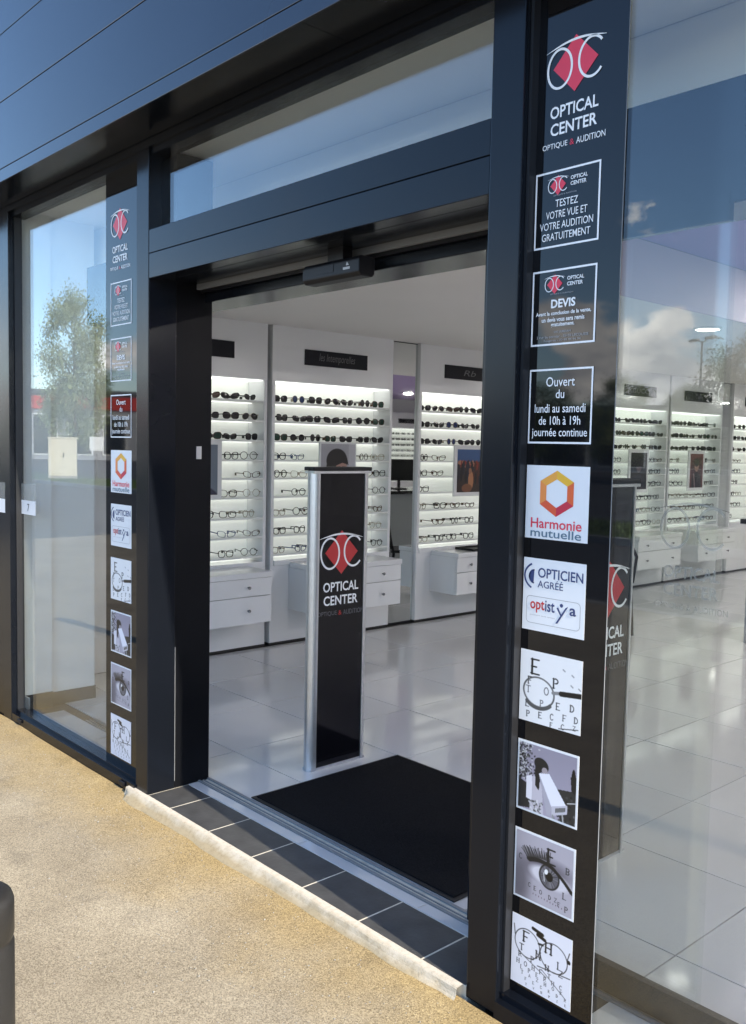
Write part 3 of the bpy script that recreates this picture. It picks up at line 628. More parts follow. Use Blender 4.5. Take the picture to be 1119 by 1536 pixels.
def sticker(kind, cx, ztop, where):
    W, H = .195, .19
    lab = dict(
        logo='white glasses emblem over red diamond on black panel {}',
        test='white-bordered black notice reading TESTEZ VOTRE VUE, on black panel {}',
        devis='white-bordered black notice headed DEVIS with small print, on black panel {}',
        ouv='white-bordered black opening hours notice reading Ouvert, on black panel {}',
        harm='white sticker with orange hexagon ring, on black panel {}',
        opt='white sticker with navy eye mark on black panel {}',
        mag='white sticker of eye chart under magnifying glass, on black panel {}',
        tel='grey photo sticker of person at a public telescope, on black panel {}',
        eye='grey photo sticker of a close-up eye, on black panel {}',
        gls='white sticker of spectacles lying on eye chart, on black panel {}')[kind].format(where)
    z = ztop - H/2
    s = thing('sticker' if kind != 'logo' else 'emblem_sticker', lab, 'sticker', (cx, YG-.0046, z), (PI/2, 0, 0), 'stickers on the black panels')
    def mini(): 
        emblem(s, .36, -.028, .058, .0008, 'ink_pinkred'); text('OPTICAL', .010, .064, .05, .0095, 'ink_white', s, .001, .02, left=True); text('CENTER', .010, .050, .047, .0095, 'ink_white', s, .001, .02, left=True)
        text('OPTIQUE & AUDITION', -.006, .031, .07, .004, 'ink_grey', s, .001)
    if kind == 'logo':
        logo_block(s, 1.0, 0, 0, .0008, 'ink_pinkred')
    elif kind == 'test':
        frame_border(s, W, H, .0048, 'ink_white'); mini()
        for t, y, w in (('TESTEZ', .004, .068), ('VOTRE VUE ET', -.023, .124), ('VOTRE AUDITION', -.050, .160), ('GRATUITEMENT', -.077, .146)): text(t, 0, y, w, .0185, 'ink_white', s, .001, .003)
    elif kind == 'devis':
        frame_border(s, W, H, .0048, 'ink_white'); mini()
        text('DEVIS', 0, -.002, .074, .022, 'ink_white', s, .001, .03)
        for t, y, w, h in (('Avant la conclusion de la vente,', -.021, .168, .0115), ('un devis vous sera remis', -.036, .130, .0115), ('gratuitement.', -.051, .072, .0125)): text(t, 0, y, w, h, 'ink_white', s, .001, .02)
        for t, y, w in (('SAS JURDAM', -.066, .052), ('2 rue du cormier - 35133 LECOUSSE', -.0765, .158), ('Fougeres - 02 99 94 94 94', -.087, .112)): text(t, 0, y, w, .0068, 'ink_grey', s, .001, .0)
    elif kind == 'ouv':
        frame_border(s, W, H, .0048, 'ink_white')
        for t, y, w, h in (('Ouvert', .050, .088, .024), ('du', .020, .026, .022), ('lundi au samedi', -.016, .156, .022), ('de 10h \u00e0 19h', -.047, .128, .022), ('journ\u00e9e continue', -.083, .170, .027)): text(t, 0, y, w, h, 'ink_white', s, .001, .004)
    else:
        link('backing', BACK_W, s)
        if kind == 'harm':
            bm = bmesh.new(); cy = .025; P = [(0, .058), (-.052, .030), (-.052, -.030), (0, -.060), (.052, -.030), (.052, .030)]; q = .62
            for i in range(6):
                a_, b_ = P[i], P[(i+1) % 6]; poly(bm, [a_, b_, (b_[0]*q, b_[1]*q), (a_[0]*q, a_[1]*q)], 0, i)
            o = part('hexagon_ring', bm, ['hex%d' % i for i in (1, 5, 4, 3, 2, 0)], s); o.location = (0, cy, .0008)
            text('Harmonie', 0, -.067, .158, .026, 'ink_pinkred', s, .001, .012); text('mutuelle', 0, -.090, .158, .022, 'ink_slate', s, .001, .008)
        elif kind == 'opt':
            bm = bmesh.new(); arcband(bm, -.048, .048, .045, .036, .005, 120, 180, 14); arcband(bm, -.048, .048, .045, .036, .005, 180, 240, 14)
            poly(bm, [(-.062, .066), (-.078, .054), (-.080, .044), (-.064, .028)]); arcband(bm, -.062, .047, .016, .017, .004, 90, 270, 14)
            o = part('eye_mark', bm, 'ink_navy', s); o.location = (0, 0, .0008)
            text('OPTICIEN', -.050, .046, .140, .026, 'ink_navy', s, .001, .012, left=True); text('AGR\u00c9\u00c9', -.050, .020, .080, .023, 'ink_navy', s, .001, .004, left=True)
            bm = bmesh.new(); hw, hh_, r_ = .085, .036, .012; P, Q = [], []
            for (qx, qy, a0) in ((hw-r_, hh_-r_, 0), (-hw+r_, hh_-r_, 90), (-hw+r_, -hh_+r_, 180), (hw-r_, -hh_+r_, 270)):
                for i in range(6):
                    a = R_(a0+18*i); P.append((qx+r_*math.cos(a), qy+r_*math.sin(a)-.040)); Q.append((qx+(r_-.0014)*math.cos(a), qy+(r_-.0014)*math.sin(a)-.040))
            for i in range(len(P)): k = (i+1) % len(P); poly(bm, [P[i], P[k], Q[k], Q[i]])
            o = part('rounded_border', bm, 'ink_grey', s); o.location = (0, 0, .0008)
            text('opt', -.072, -.047, .046, .033, 'ink_red', s, .001, .015, left=True); text('ist', -.024, -.040, .030, .029, 'ink_navy', s, .001, .015, left=True); text('a', .052, -.040, .020, .020, 'ink_navy', s, .001, .02, left=True)
            bm = bmesh.new(); poly(bm, [(.010, -.066), (.016, -.066), (.048, -.018), (.040, -.022)]); poly(bm, [(.012, -.026), (.017, -.024), (.028, -.042), (.024, -.044)]); arcband(bm, .027, -.018, .0025, .0025, .005, 0, 360, 12)
            o = part('figure_mark', bm, 'ink_navy', s); o.location = (0, 0, .001)
            text('partenaire sante optique', -.072, -.056, .080, .004, 'ink_grey', s, .001, 0, left=True)
        else:
            o = link('picture_print', (PIC_S if kind in PIC_S else PIC)[kind], s, (0, 0, .0008))
    return s
TOPS = dict(test=2.200, devis=1.955, ouv=1.706, harm=1.460, opt=1.218, mag=.974, tel=.731, eye=.489, gls=.250)
for cx, where in ((-1.415, 'beside the wide window'), (-3.783, 'beside the narrow window')):
    s = sticker('logo', cx + (.012 if cx > -2 else -.01), 2.449 + .095, where)
    for k, t in TOPS.items(): sticker(k, cx, t, where)

# small notices at the window's far end
def small_notice(x0, x1, y, label):
    s = thing('door_notice', label, 'sticker', ((x0+x1)/2, y, 1.18), (PI/2, 0, 0)); w = x1-x0
    bm = bmesh.new(); poly(bm, [(-w/2, -.004), (w/2, -.004), (w/2, .085), (-w/2, .085)]); part('clear_film', bm, 'haze_film', s)
    bm = bmesh.new(); poly(bm, [(-w/2, -.08), (w/2, -.08), (w/2, -.005), (-w/2, -.005)]); part('white_label', bm, 'sticker_white', s)
    text('7', 0, -.062, .028, .04, 'ink_dim', s, .001, .01); return s
small_notice(-4.935, -4.745, YG-.002, 'small white notice stuck on the narrow window glass by its frame')
small_notice(-5.21, -5.012, 1.8592, 'small white notice stuck on the dark wall beside the narrow window')

# frosted logo on the parked door leaf
dl = thing('door_decal', 'frosted ring glasses emblem and lettering on the parked door glass', 'sticker', (-1.163, 2.1448, 1.31), (PI/2, 0, 0))
logo_block(dl, 1.08, 0, 0, .0002, 'frost', 'frost', 'frost', diamond=False)

# ------------------------------------------------------------------ totems
def totem(x, y, label):
    t = thing('antenna_totem', label, 'security antenna', (x, y, 0), group='entrance totems')
    bx('core_panel', (-.016, .016, -.135, .135, .02, 1.372), 'black_gloss', t)
    for s in (-1, 1):
        bm = bmesh.new(); P = [(-.034, 0), (.034, 0)] ; ring = []
        prof = [(.034*math.cos(a), s*(.136 + .038*math.sin(a))) for a in [PI*k/14 for k in range(15)]]
        for z in (.0, 1.384): ring.append([bm.verts.new((px_, py_, z)) for px_, py_ in prof])
        m_ = len(prof)
        for k in range(m_): bm.faces.new((ring[0][k], ring[0][(k+1) % m_], ring[1][(k+1) % m_], ring[1][k]))
        bm.faces.new(ring[0]); bm.faces.new(ring[1]); bmesh.ops.recalc_face_normals(bm, faces=bm.faces)
        part('side_profile', bm, 'aluminium', t)
    bx('face_panel', (.0165, .029, -.1355, .1355, .012, 1.372), 'black_gloss', t, .001)
    bx('face_panel', (-.029, -.0165, -.1355, .1355, .012, 1.372), 'black_gloss', t, .001)
    bx('trim_band', (-.0345, .0345, -.172, .172, 1.373, 1.3835), 'aluminium', t)
    bx('top_cap', (-.036, .036, -.1755, .1755, 1.385, 1.402), 'black_plastic', t, .003)
    bx('base_plate', (-.03, .03, -.165, .165, 0.0005, .012), 'aluminium', t)
    pl = bpy.data.objects.new('printed_logo', None); C.objects.link(pl); pl.parent = t; pl.location = (.0292, 0, 1.008); pl.rotation_euler = (PI/2, 0, PI/2)
    logo_block(pl, 1.5, 0, 0, .0006, 'ink_red', 'ink_white', 'ink_dim'); return t
totem(-3.26, 2.742, 'black and silver totem standing beside the entrance mat on its shelf side')
totem(-1.865, 2.81, 'black and silver totem standing behind the wide window, mat far side')

# ------------------------------------------------------------------ mat
mt = thing('entrance_mat', 'large black entrance mat on the pale floor behind the door track', 'mat', (-2.56, 2.62, 0))
bx('mat_border', (-.585, .585, -.43, .43, .0008, .006), 'mat_rubber', mt, .002)
bx('mat_pile', (-.568, .568, -.413, .413, .004, .0105), 'mat_fibre', mt, .002)

# ------------------------------------------------------------------ display wall
WX = -5.51
SH = [1.814, 1.673, 1.527, 1.385, 1.253, 1.115, .966, .827, .683]
BW = 1.21
def mk(ext, mat, bev=0): bm = bmesh.new(); box(bm, *ext); return mesh_of('part', bm, mat, bev)
U = dict(
    back_panel=mk((-.215, -.205, .02, BW-.02, .60, 1.97), 'backlit'),
    header_panel=mk((-.21, 0, 0, BW, 1.965, 2.372), 'white_lacquer', .001),
    base_panel=mk((-.205, 0, 0, BW, .022, .60), 'white_lacquer', .001),
    kick_strip=mk((-.2, -.006, 0.001, BW-.001, .001, .021), 'plinth'),
    counter=mk((-.204, .012, .027, BW-.027, .601, .640), 'white_lacquer', .002),
    led=mk((-.20, -.016, .03, BW-.03, 1.958, 1.9645), 'strip_led'))
side_me = mk((-.204, 0, 0, .0265, .601, 1.9645), 'white_lacquer')
shelf_full = mk((-.2, 0, .028, BW-.028, -.012, 0), 'shelf_white')
shelf_led = mk((-.196, -.15, .03, BW-.03, -.0165, -.0125), 'strip_led')
bm = bmesh.new(); box(bm, 0.0005, .012, -.312, .312, 2.10, 2.216); board_me = mesh_of('name_board', bm, 'board_black', .001)
bays = [  # y0, key, sign text, place words
    (2.730, 'A', 'POLO', 'bay by the narrow window'),
    (3.985, 'B', 'les Intemporelles', 'woman-poster bay'),
    (5.510, 'C', 'Rb', 'beach-poster bay'),
    (6.765, 'D', 'Persol', ''),
    (8.290, 'E', 'GUCCI', 'dark-poster bay'),
    (9.540, 'F', 'Tom', 'red-poster bay'),
    (11.03, 'G', 'Dior', 'bay past the dark mirror')]
desc = dict(A='tall backlit white display unit of eyewear by the narrow window', B='tall backlit white display unit with script sign and woman poster',
            C='tall backlit white display unit with blue beach poster past the mirror', D='tall backlit white display unit hidden behind the doorway post',
            E='tall backlit white display unit with dark portrait poster', F='tall backlit white display unit with red poster', G='tall backlit white display unit past the farther mirror')
def display_unit(y0, key, sign, x=WX, flip=False):
    u = thing('display_unit', desc[key], 'display shelf', (x, y0, 0), (0, 0, PI if flip else 0), 'eyewear display units')
    for k in ('back_panel', 'header_panel', 'base_panel', 'kick_strip', 'counter'): link(k, U[k], u)
    link('light_strip', U['led'], u)
    link('side_panel', side_me, u); link('side_panel', side_me, u, (0, BW-.0265, 0))
    for z in SH:
        sh = link('shelf', shelf_full, u, (0, 0, z)); link('light_strip', shelf_led, sh)
    b_ = link('name_board', board_me, u, (0, BW/2, 0))
    h = bpy.data.objects.new('sign_plane', None)
    me, lo, hi = text_mesh(sign, 0.0, .25 if key in 'BC' else 0.0, 'ink_dim')
    w = {'B': .36, 'E': .34}.get(key, .16); hgt = .075 if key == 'B' else .05
    o = link('lettering', me, b_); s = (w/(hi[0]-lo[0]), hgt/(hi[1]-lo[1])); o.scale = (s[0], s[1], 1); o.rotation_euler = (PI/2, 0, PI/2)
    o.location = (.0128, -w/2 - lo[0]*s[0], 2.158 - hgt/2 - lo[1]*s[1]); bpy.data.objects.remove(h)
    return u
for y0, k, sgn, _ in bays: display_unit(y0, k, sgn)
desc['Z'] = 'far backlit white display unit on the opposite wall, seen in the mirror'
display_unit(17.0, 'Z', 'Vogue', 5.75, True); 
desc['Z'] = 'far backlit white display unit next to it, on the opposite wall'
display_unit(15.75, 'Z', 'Police', 5.75, True)
# mirrors in the gaps
for y0, y1, lab in ((5.197, 5.508, 'tall narrow mirror strip between the woman-poster and beach-poster units'), (7.977, 8.288, 'tall narrow mirror strip behind the doorway post'), (10.752, 11.028, 'tall narrow mirror strip before the farthest display unit')):
    mr = thing('wall_mirror', lab, 'mirror', (WX, y0, 0), group='mirror strips between the display units'); d = y1-y0
    bx('mirror_glass', (-.035, -.030, .004, d-.004, .022, 2.36), 'mirror', mr); bx('mirror_backing', (-.05, -.036, .002, d-.002, .001, 2.366), 'dark_trim', mr)
bx('corner_panel', (-5.72, WX, 2.40, 2.728, .001, 2.368), 'white_lacquer'); o = bpy.data.objects['corner_panel']; tag(o, 'plain white end panel closing the display row beside the narrow window', 'panel')

# drawer cabinets
def cabinet(y0, label):
    c = thing('drawer_cabinet', label, 'cabinet', (WX, y0, 0), group='white drawer cabinets under the shelves'); w = .87; d = .32
    bx('carcass', (.001, d-.02, 0.012, w-.012, .268, .578), 'white_lacquer', c)
    bx('top_board', (.013, d+.012, 0, w, .580, .618), 'white_lacquer', c, .002)
    for z0, z1 in ((.262, .449), (.454, .577)):
        f = bx('drawer_front', (d-.019, d, 0.002, w-.002, z0, z1), 'white_lacquer', c, .002)
        for ky in (.16, w-.2):
            bm = bmesh.new(); lathe(bm, [(.005, 0), (.005, .012), (.011, .016), (.011, .024), (.006, .028)], 12)
            k = part('knob', bm, 'knob_metal', f, smooth=True); k.rotation_euler = (0, PI/2, 0); k.location = (d, ky, (z0+z1)/2)
    bx('side_panel', (.001, d-.021, 0, .0115, .262, .5785), 'white_lacquer', c); bx('side_panel', (.001, d-.021, w-.0115, w, .262, .5785), 'white_lacquer', c)
    return c
for k, lab in (('A', 'white two-drawer cabinet under the shelves by the narrow window'), ('B', 'white two-drawer cabinet under the woman-poster shelves'), ('C', 'white two-drawer cabinet under the beach-poster shelves with black tray'), ('E', 'white two-drawer cabinet under the dark-poster shelves'), ('F', 'white two-drawer cabinet under the red-poster shelves')):
    cabinet([b_[0] for b_ in bays if b_[1] == k][0] + .17, lab)
def tray(y, lab):
    t = thing('display_tray', lab, 'tray', (WX+.19, y, .6185))
    bx('tray_base', (-.11, .11, -.17, .17, 0, .006), 'black_plastic', t)
    bm = bmesh.new(); box(bm, -.11, .11, -.17, -.16, .0062, .02); box(bm, -.11, .11, .16, .17, .0062, .02); box(bm, -.11, -.1, -.159, .159, .0062, .02); box(bm, .1, .11, -.159, .159, .0062, .02)
    part('tray_rim', bm, 'black_plastic', t)
tray(6.08, 'black tray lying on the cabinet under the beach-poster shelves'); tray(4.50, 'black tray lying on the cabinet under the woman-poster shelves')

# posters on the shelves
def pic_woman():
    c = Canvas(80, (.66, .66, .69), 120); c.put((c.x > .80).astype(float), (.76, .76, .79), .8); c.ell(.5, .98, .48, .32, (.15, .15, .18)); c.pol([(.44, .45), (.62, .45), (.66, .75), (.40, .75)], (.58, .44, .39))
    c.ell(.46, .24, .30, .17, (.06, .06, .07)); c.ell(.36, .34, .20, .14, (.06, .06, .07)); c.ell(.57, .37, .19, .16, (.68, .53, .48))
    c.pol([(.24, .22), (.50, .14), (.76, .20), (.80, .30), (.62, .27), (.44, .31), (.40, .44), (.26, .42)], (.06, .06, .07))
    c.ell(.50, .36, .05, .013, .1); c.ell(.66, .36, .05, .013, .1); c.seg(.44, .335, .55, .33, .02, .12); c.seg(.62, .33, .71, .335, .02, .12); c.ell(.58, .47, .06, .014, (.6, .15, .18)); c.seg(.58, .37, .585, .43, .02, (.6, .45, .4)); return c.a
def pic_beach():
    c = Canvas(60, (.22, .36, .56), 80); r = np.random.default_rng(8); c.put(np.clip((c.y-.2)*2, 0, 1), (.25, .28, .34), .8); c.pol([(0, .32), (1, .28), (1, 1), (0, 1)], (.22, .17, .16))
    for _ in range(70):
        x, y = r.uniform(0, 1), .30+abs(r.normal(0, .06)); c.ell(x, y, .03, .05, [(.62, .4, .34), (.55, .2, .15), (.2, .15, .14), (.7, .5, .4)][r.integers(4)])
    for _ in range(26):
        x = r.uniform(0, 1); y = r.uniform(.4, .7); c.ell(x, y, .05, .14, [(.10, .09, .12), (.3, .16, .12), (.15, .15, .2)][r.integers(3)])
    c.ell(.55, .72, .10, .22, (.72, .5, .36)); c.ell(.52, .5, .06, .07, (.6, .42, .32)); c.ell(.40, .9, .2, .1, (.5, .33, .24)); return c.a
def pic_dark():
    c = Canvas(50, (.07, .07, .09), 70); c.ell(.5, .35, .16, .2, (.40, .33, .33)); c.ell(.48, .24, .2, .14, (.04, .04, .05)); c.ell(.5, .95, .45, .35, (.14, .14, .17)); c.seg(.36, .36, .64, .36, .05, .02); return c.a
def pic_red():
    c = Canvas(50, (.42, .22, .22), 70); c.pol([(.1, .2), (.9, .1), (.9, 1), (.1, 1)], (.30, .17, .17)); c.ell(.5, .35, .16, .18, (.66, .52, .48)); c.ell(.5, .26, .2, .12, (.10, .06, .06)); c.ell(.5, .9, .35, .36, (.16, .14, .16)); c.seg(.3, .6, .4, 1, .05, (.7, .6, .6)); return c.a
def pic_face():
    c = Canvas(50, (.45, .50, .56), 70); c.ell(.5, .5, .28, .34, (.62, .45, .36)); c.ell(.5, .25, .32, .2, (.12, .08, .06)); c.ell(.5, 1.05, .5, .25, (.2, .2, .3)); return c.a
def poster(y, w, z0, z1, img, lab, pad=.035):
    p = thing('poster_frame', lab, 'poster', (WX+.001, y, (z0+z1)/2), (PI/2, 0, PI/2)); h = z1-z0
    bx('frame_panel', (-w/2, w/2, -h/2, h/2, 0, .018), 'render_grey' if 'x' in lab[:0] else 'white_lacquer', p, .002)
    link('picture_print', raster(img, w-2*pad, h-2*pad), p, (0, 0, .0188))
poster(3.335, .42, 1.105, 1.525, pic_face(), 'white framed portrait poster on the shelves by the narrow window')
poster(4.61, .37, .955, 1.525, pic_woman(), 'white framed poster of a dark-haired woman above the totem', .012)
poster(6.14, .40, 1.075, 1.525, pic_beach(), 'white framed poster of people under a blue sky')
poster(8.895, .39, 1.055, 1.525, pic_dark(), 'framed dark portrait poster on shelves seen through the wide window')
poster(10.145, .37, 1.055, 1.525, pic_red(), 'framed red poster on shelves seen through the wide window')

# ------------------------------------------------------------------ eyewear
def lens_outline(kind, n=20):
    P = []
    for i in range(n):
        a = 2*PI*i/n; c, s = math.cos(a), math.sin(a)
        if kind == 'round': P.append((.0235*c, .0235*s))
        elif kind == 'square': e = .72; P.append((.0265*math.copysign(abs(c)**e, c), .0215*math.copysign(abs(s)**e, s) + .003*c*(1 if s > 0 else 0)))
        elif kind == 'pilot': r = 1+.12*math.cos(2*(a+.9)); P.append((.0265*c*r, (.024 if s < 0 else .018)*s*r))
        else: e = .75; P.append((.0262*math.copysign(abs(c)**e, c), .018*math.copysign(abs(s)**e, s) + .006*c))
    return P
def ring_prism(bm, inner, outer, x0, x1, yo, zo, mir):
    n = len(inner); V = []
    for pts in (inner, outer):
        for x in (x0, x1): V.append([bm.verts.new((x, yo + mir*p[0], zo + p[1])) for p in pts])
    ii, io, oi, oo = V[0], V[1], V[2], V[3]
    for k in range(n):
        q = (k+1) % n
        bm.faces.new((io[k], oo[k], oo[q], io[q])); bm.faces.new((oi[k], oo[k], oo[q], oi[q])); bm.faces.new((ii[k], io[k], io[q], ii[q])); bm.faces.new((ii[k], oi[k], oi[q], ii[q]))
def eyewear_meshes(kind, thick, framem, lensm, single):
    """front at x=0 facing +x, lying on z=0, arms folded out behind"""
    out = lens_outline(kind); hgt = max(-p[1] for p in out) + thick + .001
    inn = out; outer = [(p[0]*(1+thick/.026), p[1]*(1+thick/.022)) for p in out]
    bm = bmesh.new(); off = .0345
    for s in (-1, 1):
        ring_prism(bm, inn, outer, -.0035, .001, s*off, hgt, s)
        box(bm, -.125, -.003, s*(off+.031)-.0014, s*(off+.031)+.0014, hgt+.004, hgt+.010)
        box(bm, -.006, 0.0005, min(s*(off+.024), s*(off+.0325)), max(s*(off+.024), s*(off+.0325)), hgt+.003, hgt+.011)
        box(bm, -.150, -.1251, s*(off+.031)-.0014, s*(off+.031)+.0014, hgt-.012, hgt+.009)
    box(bm, -.003, .0005, -.0085, .0085, hgt+.004, hgt+.004+max(.0025, thick))
    bmesh.ops.recalc_face_normals(bm, faces=bm.faces)
    lb = []
    for s in (-1, 1):
        b2 = bmesh.new() if not single else bm
        v = [b2.verts.new((-.0012, s*off + s*p[0]*.999, hgt + p[1]*.999)) for p in out]; c = b2.verts.new((.0012, s*off, hgt))
        for k in range(len(v)):
            f = b2.faces.new((v[k], v[(k+1) % len(v)], c) if s > 0 else (v[(k+1) % len(v)], v[k], c)); f.material_index = 1 if single else 0
        if not single: lb.append(mesh_of('lens', b2, lensm, smooth=True))
    return mesh_of('frame', bm, [framem, lensm] if single else framem), lb
SUNK = [('square', .0030, 'frame_black', 'sun_black', 'black square'), ('round', .0022, 'frame_black', 'sun_black', 'black round'), ('pilot', .0018, 'frame_metal', 'sun_black', 'metal pilot'), ('cat', .0030, 'frame_black', 'sun_black', 'black cat-eye'),
        ('square', .0030, 'frame_tort', 'sun_green', 'green-lensed'), ('cat', .004, 'frame_tort', 'sun_brown', 'brown'), ('round', .002, 'frame_metal', 'sun_blue', 'blue round')]
OPTK = [('square', .0040, 'frame_black', 'lens_clear', 'black-rimmed'), ('round', .0022, 'frame_metal', 'lens_clear', 'thin metal'), ('cat', .0038, 'frame_tort', 'lens_clear', 'tortoiseshell'), ('square', .0022, 'frame_metal', 'lens_clear', 'square metal'), ('cat', .003, 'frame_blue', 'lens_clear', 'dark blue'), ('round', .0038, 'frame_black', 'lens_clear', 'round black')]
EM = {}
def em_get(k, single):
    if (k, single) not in EM: EM[(k, single)] = eyewear_meshes(*k[:4], single)
    return EM[(k, single)]
ORD = ['first', 'second', 'third', 'fourth', 'fifth', 'sixth', 'seventh', 'eighth']
ROWN = ['top', 'second', 'third', 'fourth', 'fifth', 'sixth', 'seventh', 'eighth', 'lowest']
rg = random.Random(11)
def put_eyewear(kinds, w, y, z, name, cat, n_, row, place, single, x=WX, flip=False):
    k = rg.choices(kinds, w)[0]; fr, lenses = em_get(k, single)
    sc = rg.uniform(.97, 1.1); rot = rg.uniform(-.32, .32) + (PI if flip else 0)
    lab = '%s %s %s from the entrance end, %s shelf, %s' % (ORD[n_], k[4], 'sunglasses' if name == 'sunglasses' else 'eyeglasses', ROWN[row], place)
    loc = (x + (-.045 if not flip else .045) + rg.uniform(-.012, .012), y, z + .0005)
    if single: o = link(name, fr, None, loc, (0, 0, rot)); tag(o, lab, cat, name + ' on the backlit shelves')
    else:
        o = thing(name, lab, cat, loc, (0, 0, rot), name + ' on the backlit shelves'); link('frame', fr, o)
        for l in lenses: link('lens', l, o)
    o.scale = (sc, sc, sc)
rngY = {'A': (3.36, 9), 'B': (0, 9), 'C': (0, 6.40), 'E': (8.36, 99), 'F': (0, 99), 'G': (0, 11.5)}
for y0, key, _, place in bays:
    if key not in rngY: continue
    single = key in 'EFG'
    for row, z in enumerate(SH):
        sun = row < 3; n_ = 7 if sun else 6; slots = [(y0 + .115 + (BW-.23)*i/(n_-1), i) for i in range(n_)]
        if not sun and row < 6:
            slots = [(y0 + t, i) for i, t in enumerate((.11, .275, .945, 1.105))]
            if key == 'A': slots = slots[:2] + [(y0+.925, 2), (y0+1.10, 3)]
        for y, i in slots:
            if not (rngY[key][0] <= y <= rngY[key][1]): continue
            if key == 'B' and i == n_-1 and False: continue
            yj = y + rg.uniform(-.014, .014)
            if rg.random() < (.06 if not sun else .0): continue
            if sun: put_eyewear(SUNK, (4, 2, 1.5, 3, 1.2, .6, .4), yj, z, 'sunglasses', 'sunglasses', i, row, place, single)
            else: put_eyewear(OPTK, (4, 1.2, 3, 1, 1, 3), yj, z, 'eyeglasses', 'glasses', i, row, place, single)
for u, y0 in enumerate((17.0, 15.75)):
    for row in range(6):
        for i in range(6):
            y = y0 - .12 - .19*i
            put_eyewear(SUNK if row < 3 else OPTK, (4, 2, 1.5, 3, 1.2, .6, .4) if row < 3 else (3, 2, 2, 2, 1, 2), y, SH[row], 'sunglasses' if row < 3 else 'eyeglasses', 'sunglasses' if row < 3 else 'glasses', 5-i, row, 'opposite wall, %s unit' % ('nearer' if u else 'farther'), True, 5.75, True)

# ------------------------------------------------------------------ desk, monitor and chair (seen in the mirror)
dk = thing('service_desk', 'grey service desk with black top seen in the mirror', 'desk', (-3.0, 7.85, 0))
bx('desk_body', (-.35, .35, -.8, .8, .0, .95), 'render_grey', dk, .003); bx('desk_top', (-.40, .40, -.85, .85, .951, .99), 'black_gloss', dk, .003)
mo = thing('monitor', 'black computer monitor on the service desk', 'monitor', (-3.0, 7.75, .991), (0, 0, .5))
bx('stand_foot', (-.1, .1, -.08, .08, 0, .012), 'black_plastic', mo); bx('stand_neck', (-.02, .02, -.015, .015, .0121, .12), 'black_plastic', mo); bx('screen', (-.02, .015, -.2, .2, .1, .36), 'black_plastic', mo, .004)
ch = thing('chair', 'black openwork chair standing by the mirror and service desk', 'chair', (-4.35, 6.62, 0), (0, 0, 2.2))
bx('seat', (-.21, .21, -.21, .21, .43, .46), 'black_plastic', ch, .01)
for sx_ in (-1, 1):
    for sy_ in (-1, 1):
        bm = bmesh.new(); tube(bm, [(sx_*.18, sy_*.18, .432), (sx_*.21, sy_*.21, .0)], [.016, .011], 8); part('leg', bm, 'black_plastic', ch, smooth=True)
bm = bmesh.new()
for a in (-1, 1): tube(bm, [(-.19, a*.20, .45), (-.23, a*.22, .65), (-.25, a*.14, .82), (-.25, 0, .86)], .013, 8)
tube(bm, [(-.19, -.1, .45), (-.24, .05, .65), (-.25, .15, .82)], .011, 8); tube(bm, [(-.19, .1, .45), (-.24, -.05, .65), (-.25, -.15, .82)], .011, 8)
part('backrest', bm, 'black_plastic', ch, smooth=True)

# ------------------------------------------------------------------ ceiling downlights, seen and added
def downlight(x, y, z, r=.075, lab='round recessed downlight in the shop ceiling'):
    d = thing('downlight', lab, 'ceiling light', (x, y, z), group='shop ceiling downlights')
    bm = bmesh.new(); lathe(bm, [(r*1.2, -.001), (r*1.2, -.006), (r*1.02, -.012), (r*1.0, -.004)], 24); part('trim_ring', bm, 'white_paint', d, smooth=False)
    bm = bmesh.new(); lathe(bm, [(r*.97, -.0125), (r*.9, -.0145)], 24); part('diffuser', bm, 'lamp_soft' if 'near its edge' in lab else 'lamp_disc', d)
downlight(-3.25, 6.07, 2.37, .08, 'round downlight in the low ceiling near its edge')
for x, y in ((-2.21, 6.52), (-2.42, 6.60), (-2.62, 6.75), (-2.58, 6.98)): downlight(x, y, 2.71, .05, 'small downlight in the purple ceiling cluster of four beside the low ceiling')
for x, xn in ((-0.5, 'shelf-side'), (1.2, 'middle'), (3.8, 'far-wall')):  # unseen rows of lamps, added to brighten the shop interior
    for y, yn in ((4.2, 'nearest the shop front'), (8.0, 'second from the shop front'), (11.0, 'third from the shop front'), (14.5, 'nearest the back wall')): downlight(x, y, 2.71, .09, 'added unseen round downlight in the purple ceiling, %s row, %s' % (xn, yn))
for y, nm in ((9.0, 'beyond the service desk'), (12.0, 'midway to the back wall'), (15.0, 'near the back wall')): downlight(-3.4, y, 2.37, .08, 'added unseen round downlight in the low ceiling, ' + nm)  # three more unseen lamps, added for interior light

# ------------------------------------------------------------------ bollards on the pavement
def bollard(x, y, lab, grp='pavement bollards'):
    b_ = thing('bollard', lab, 'bollard', (x, y, -.035), (0, 0, rg.uniform(0, 6)), grp)
    bm = bmesh.new(); r = .057
    lathe(bm, [(r, 0), (r, .828), (r-.0025, .832), (r-.0025, .838), (r, .842), (r, .888), (r-.003, .897), (r-.010, .903), (r-.03, .906), (.004, .907)], 40); part('tube', bm, 'bollard_paint', b_, smooth=True)
    bm = bmesh.new(); lathe(bm, [(.075, 0), (.075, .012), (.06, .018)], 32); part('base_collar', bm, 'bollard_paint', b_, smooth=False)
bollard(-1.284, .424, 'dark grey round bollard standing on the sandy pavement by the doorway')
for x, nm in ((.30, 'facing the wide window'), (1.85, 'facing the end of the wide window'), (3.4, 'facing the dark pier'), (-2.8, 'facing the narrow window'), (-4.4, 'facing the window pier'), (-6.0, 'facing the ribbed cladding')): bollard(x, .62 if x > 0 else .43, 'dark grey round bollard in the pavement row ' + nm)

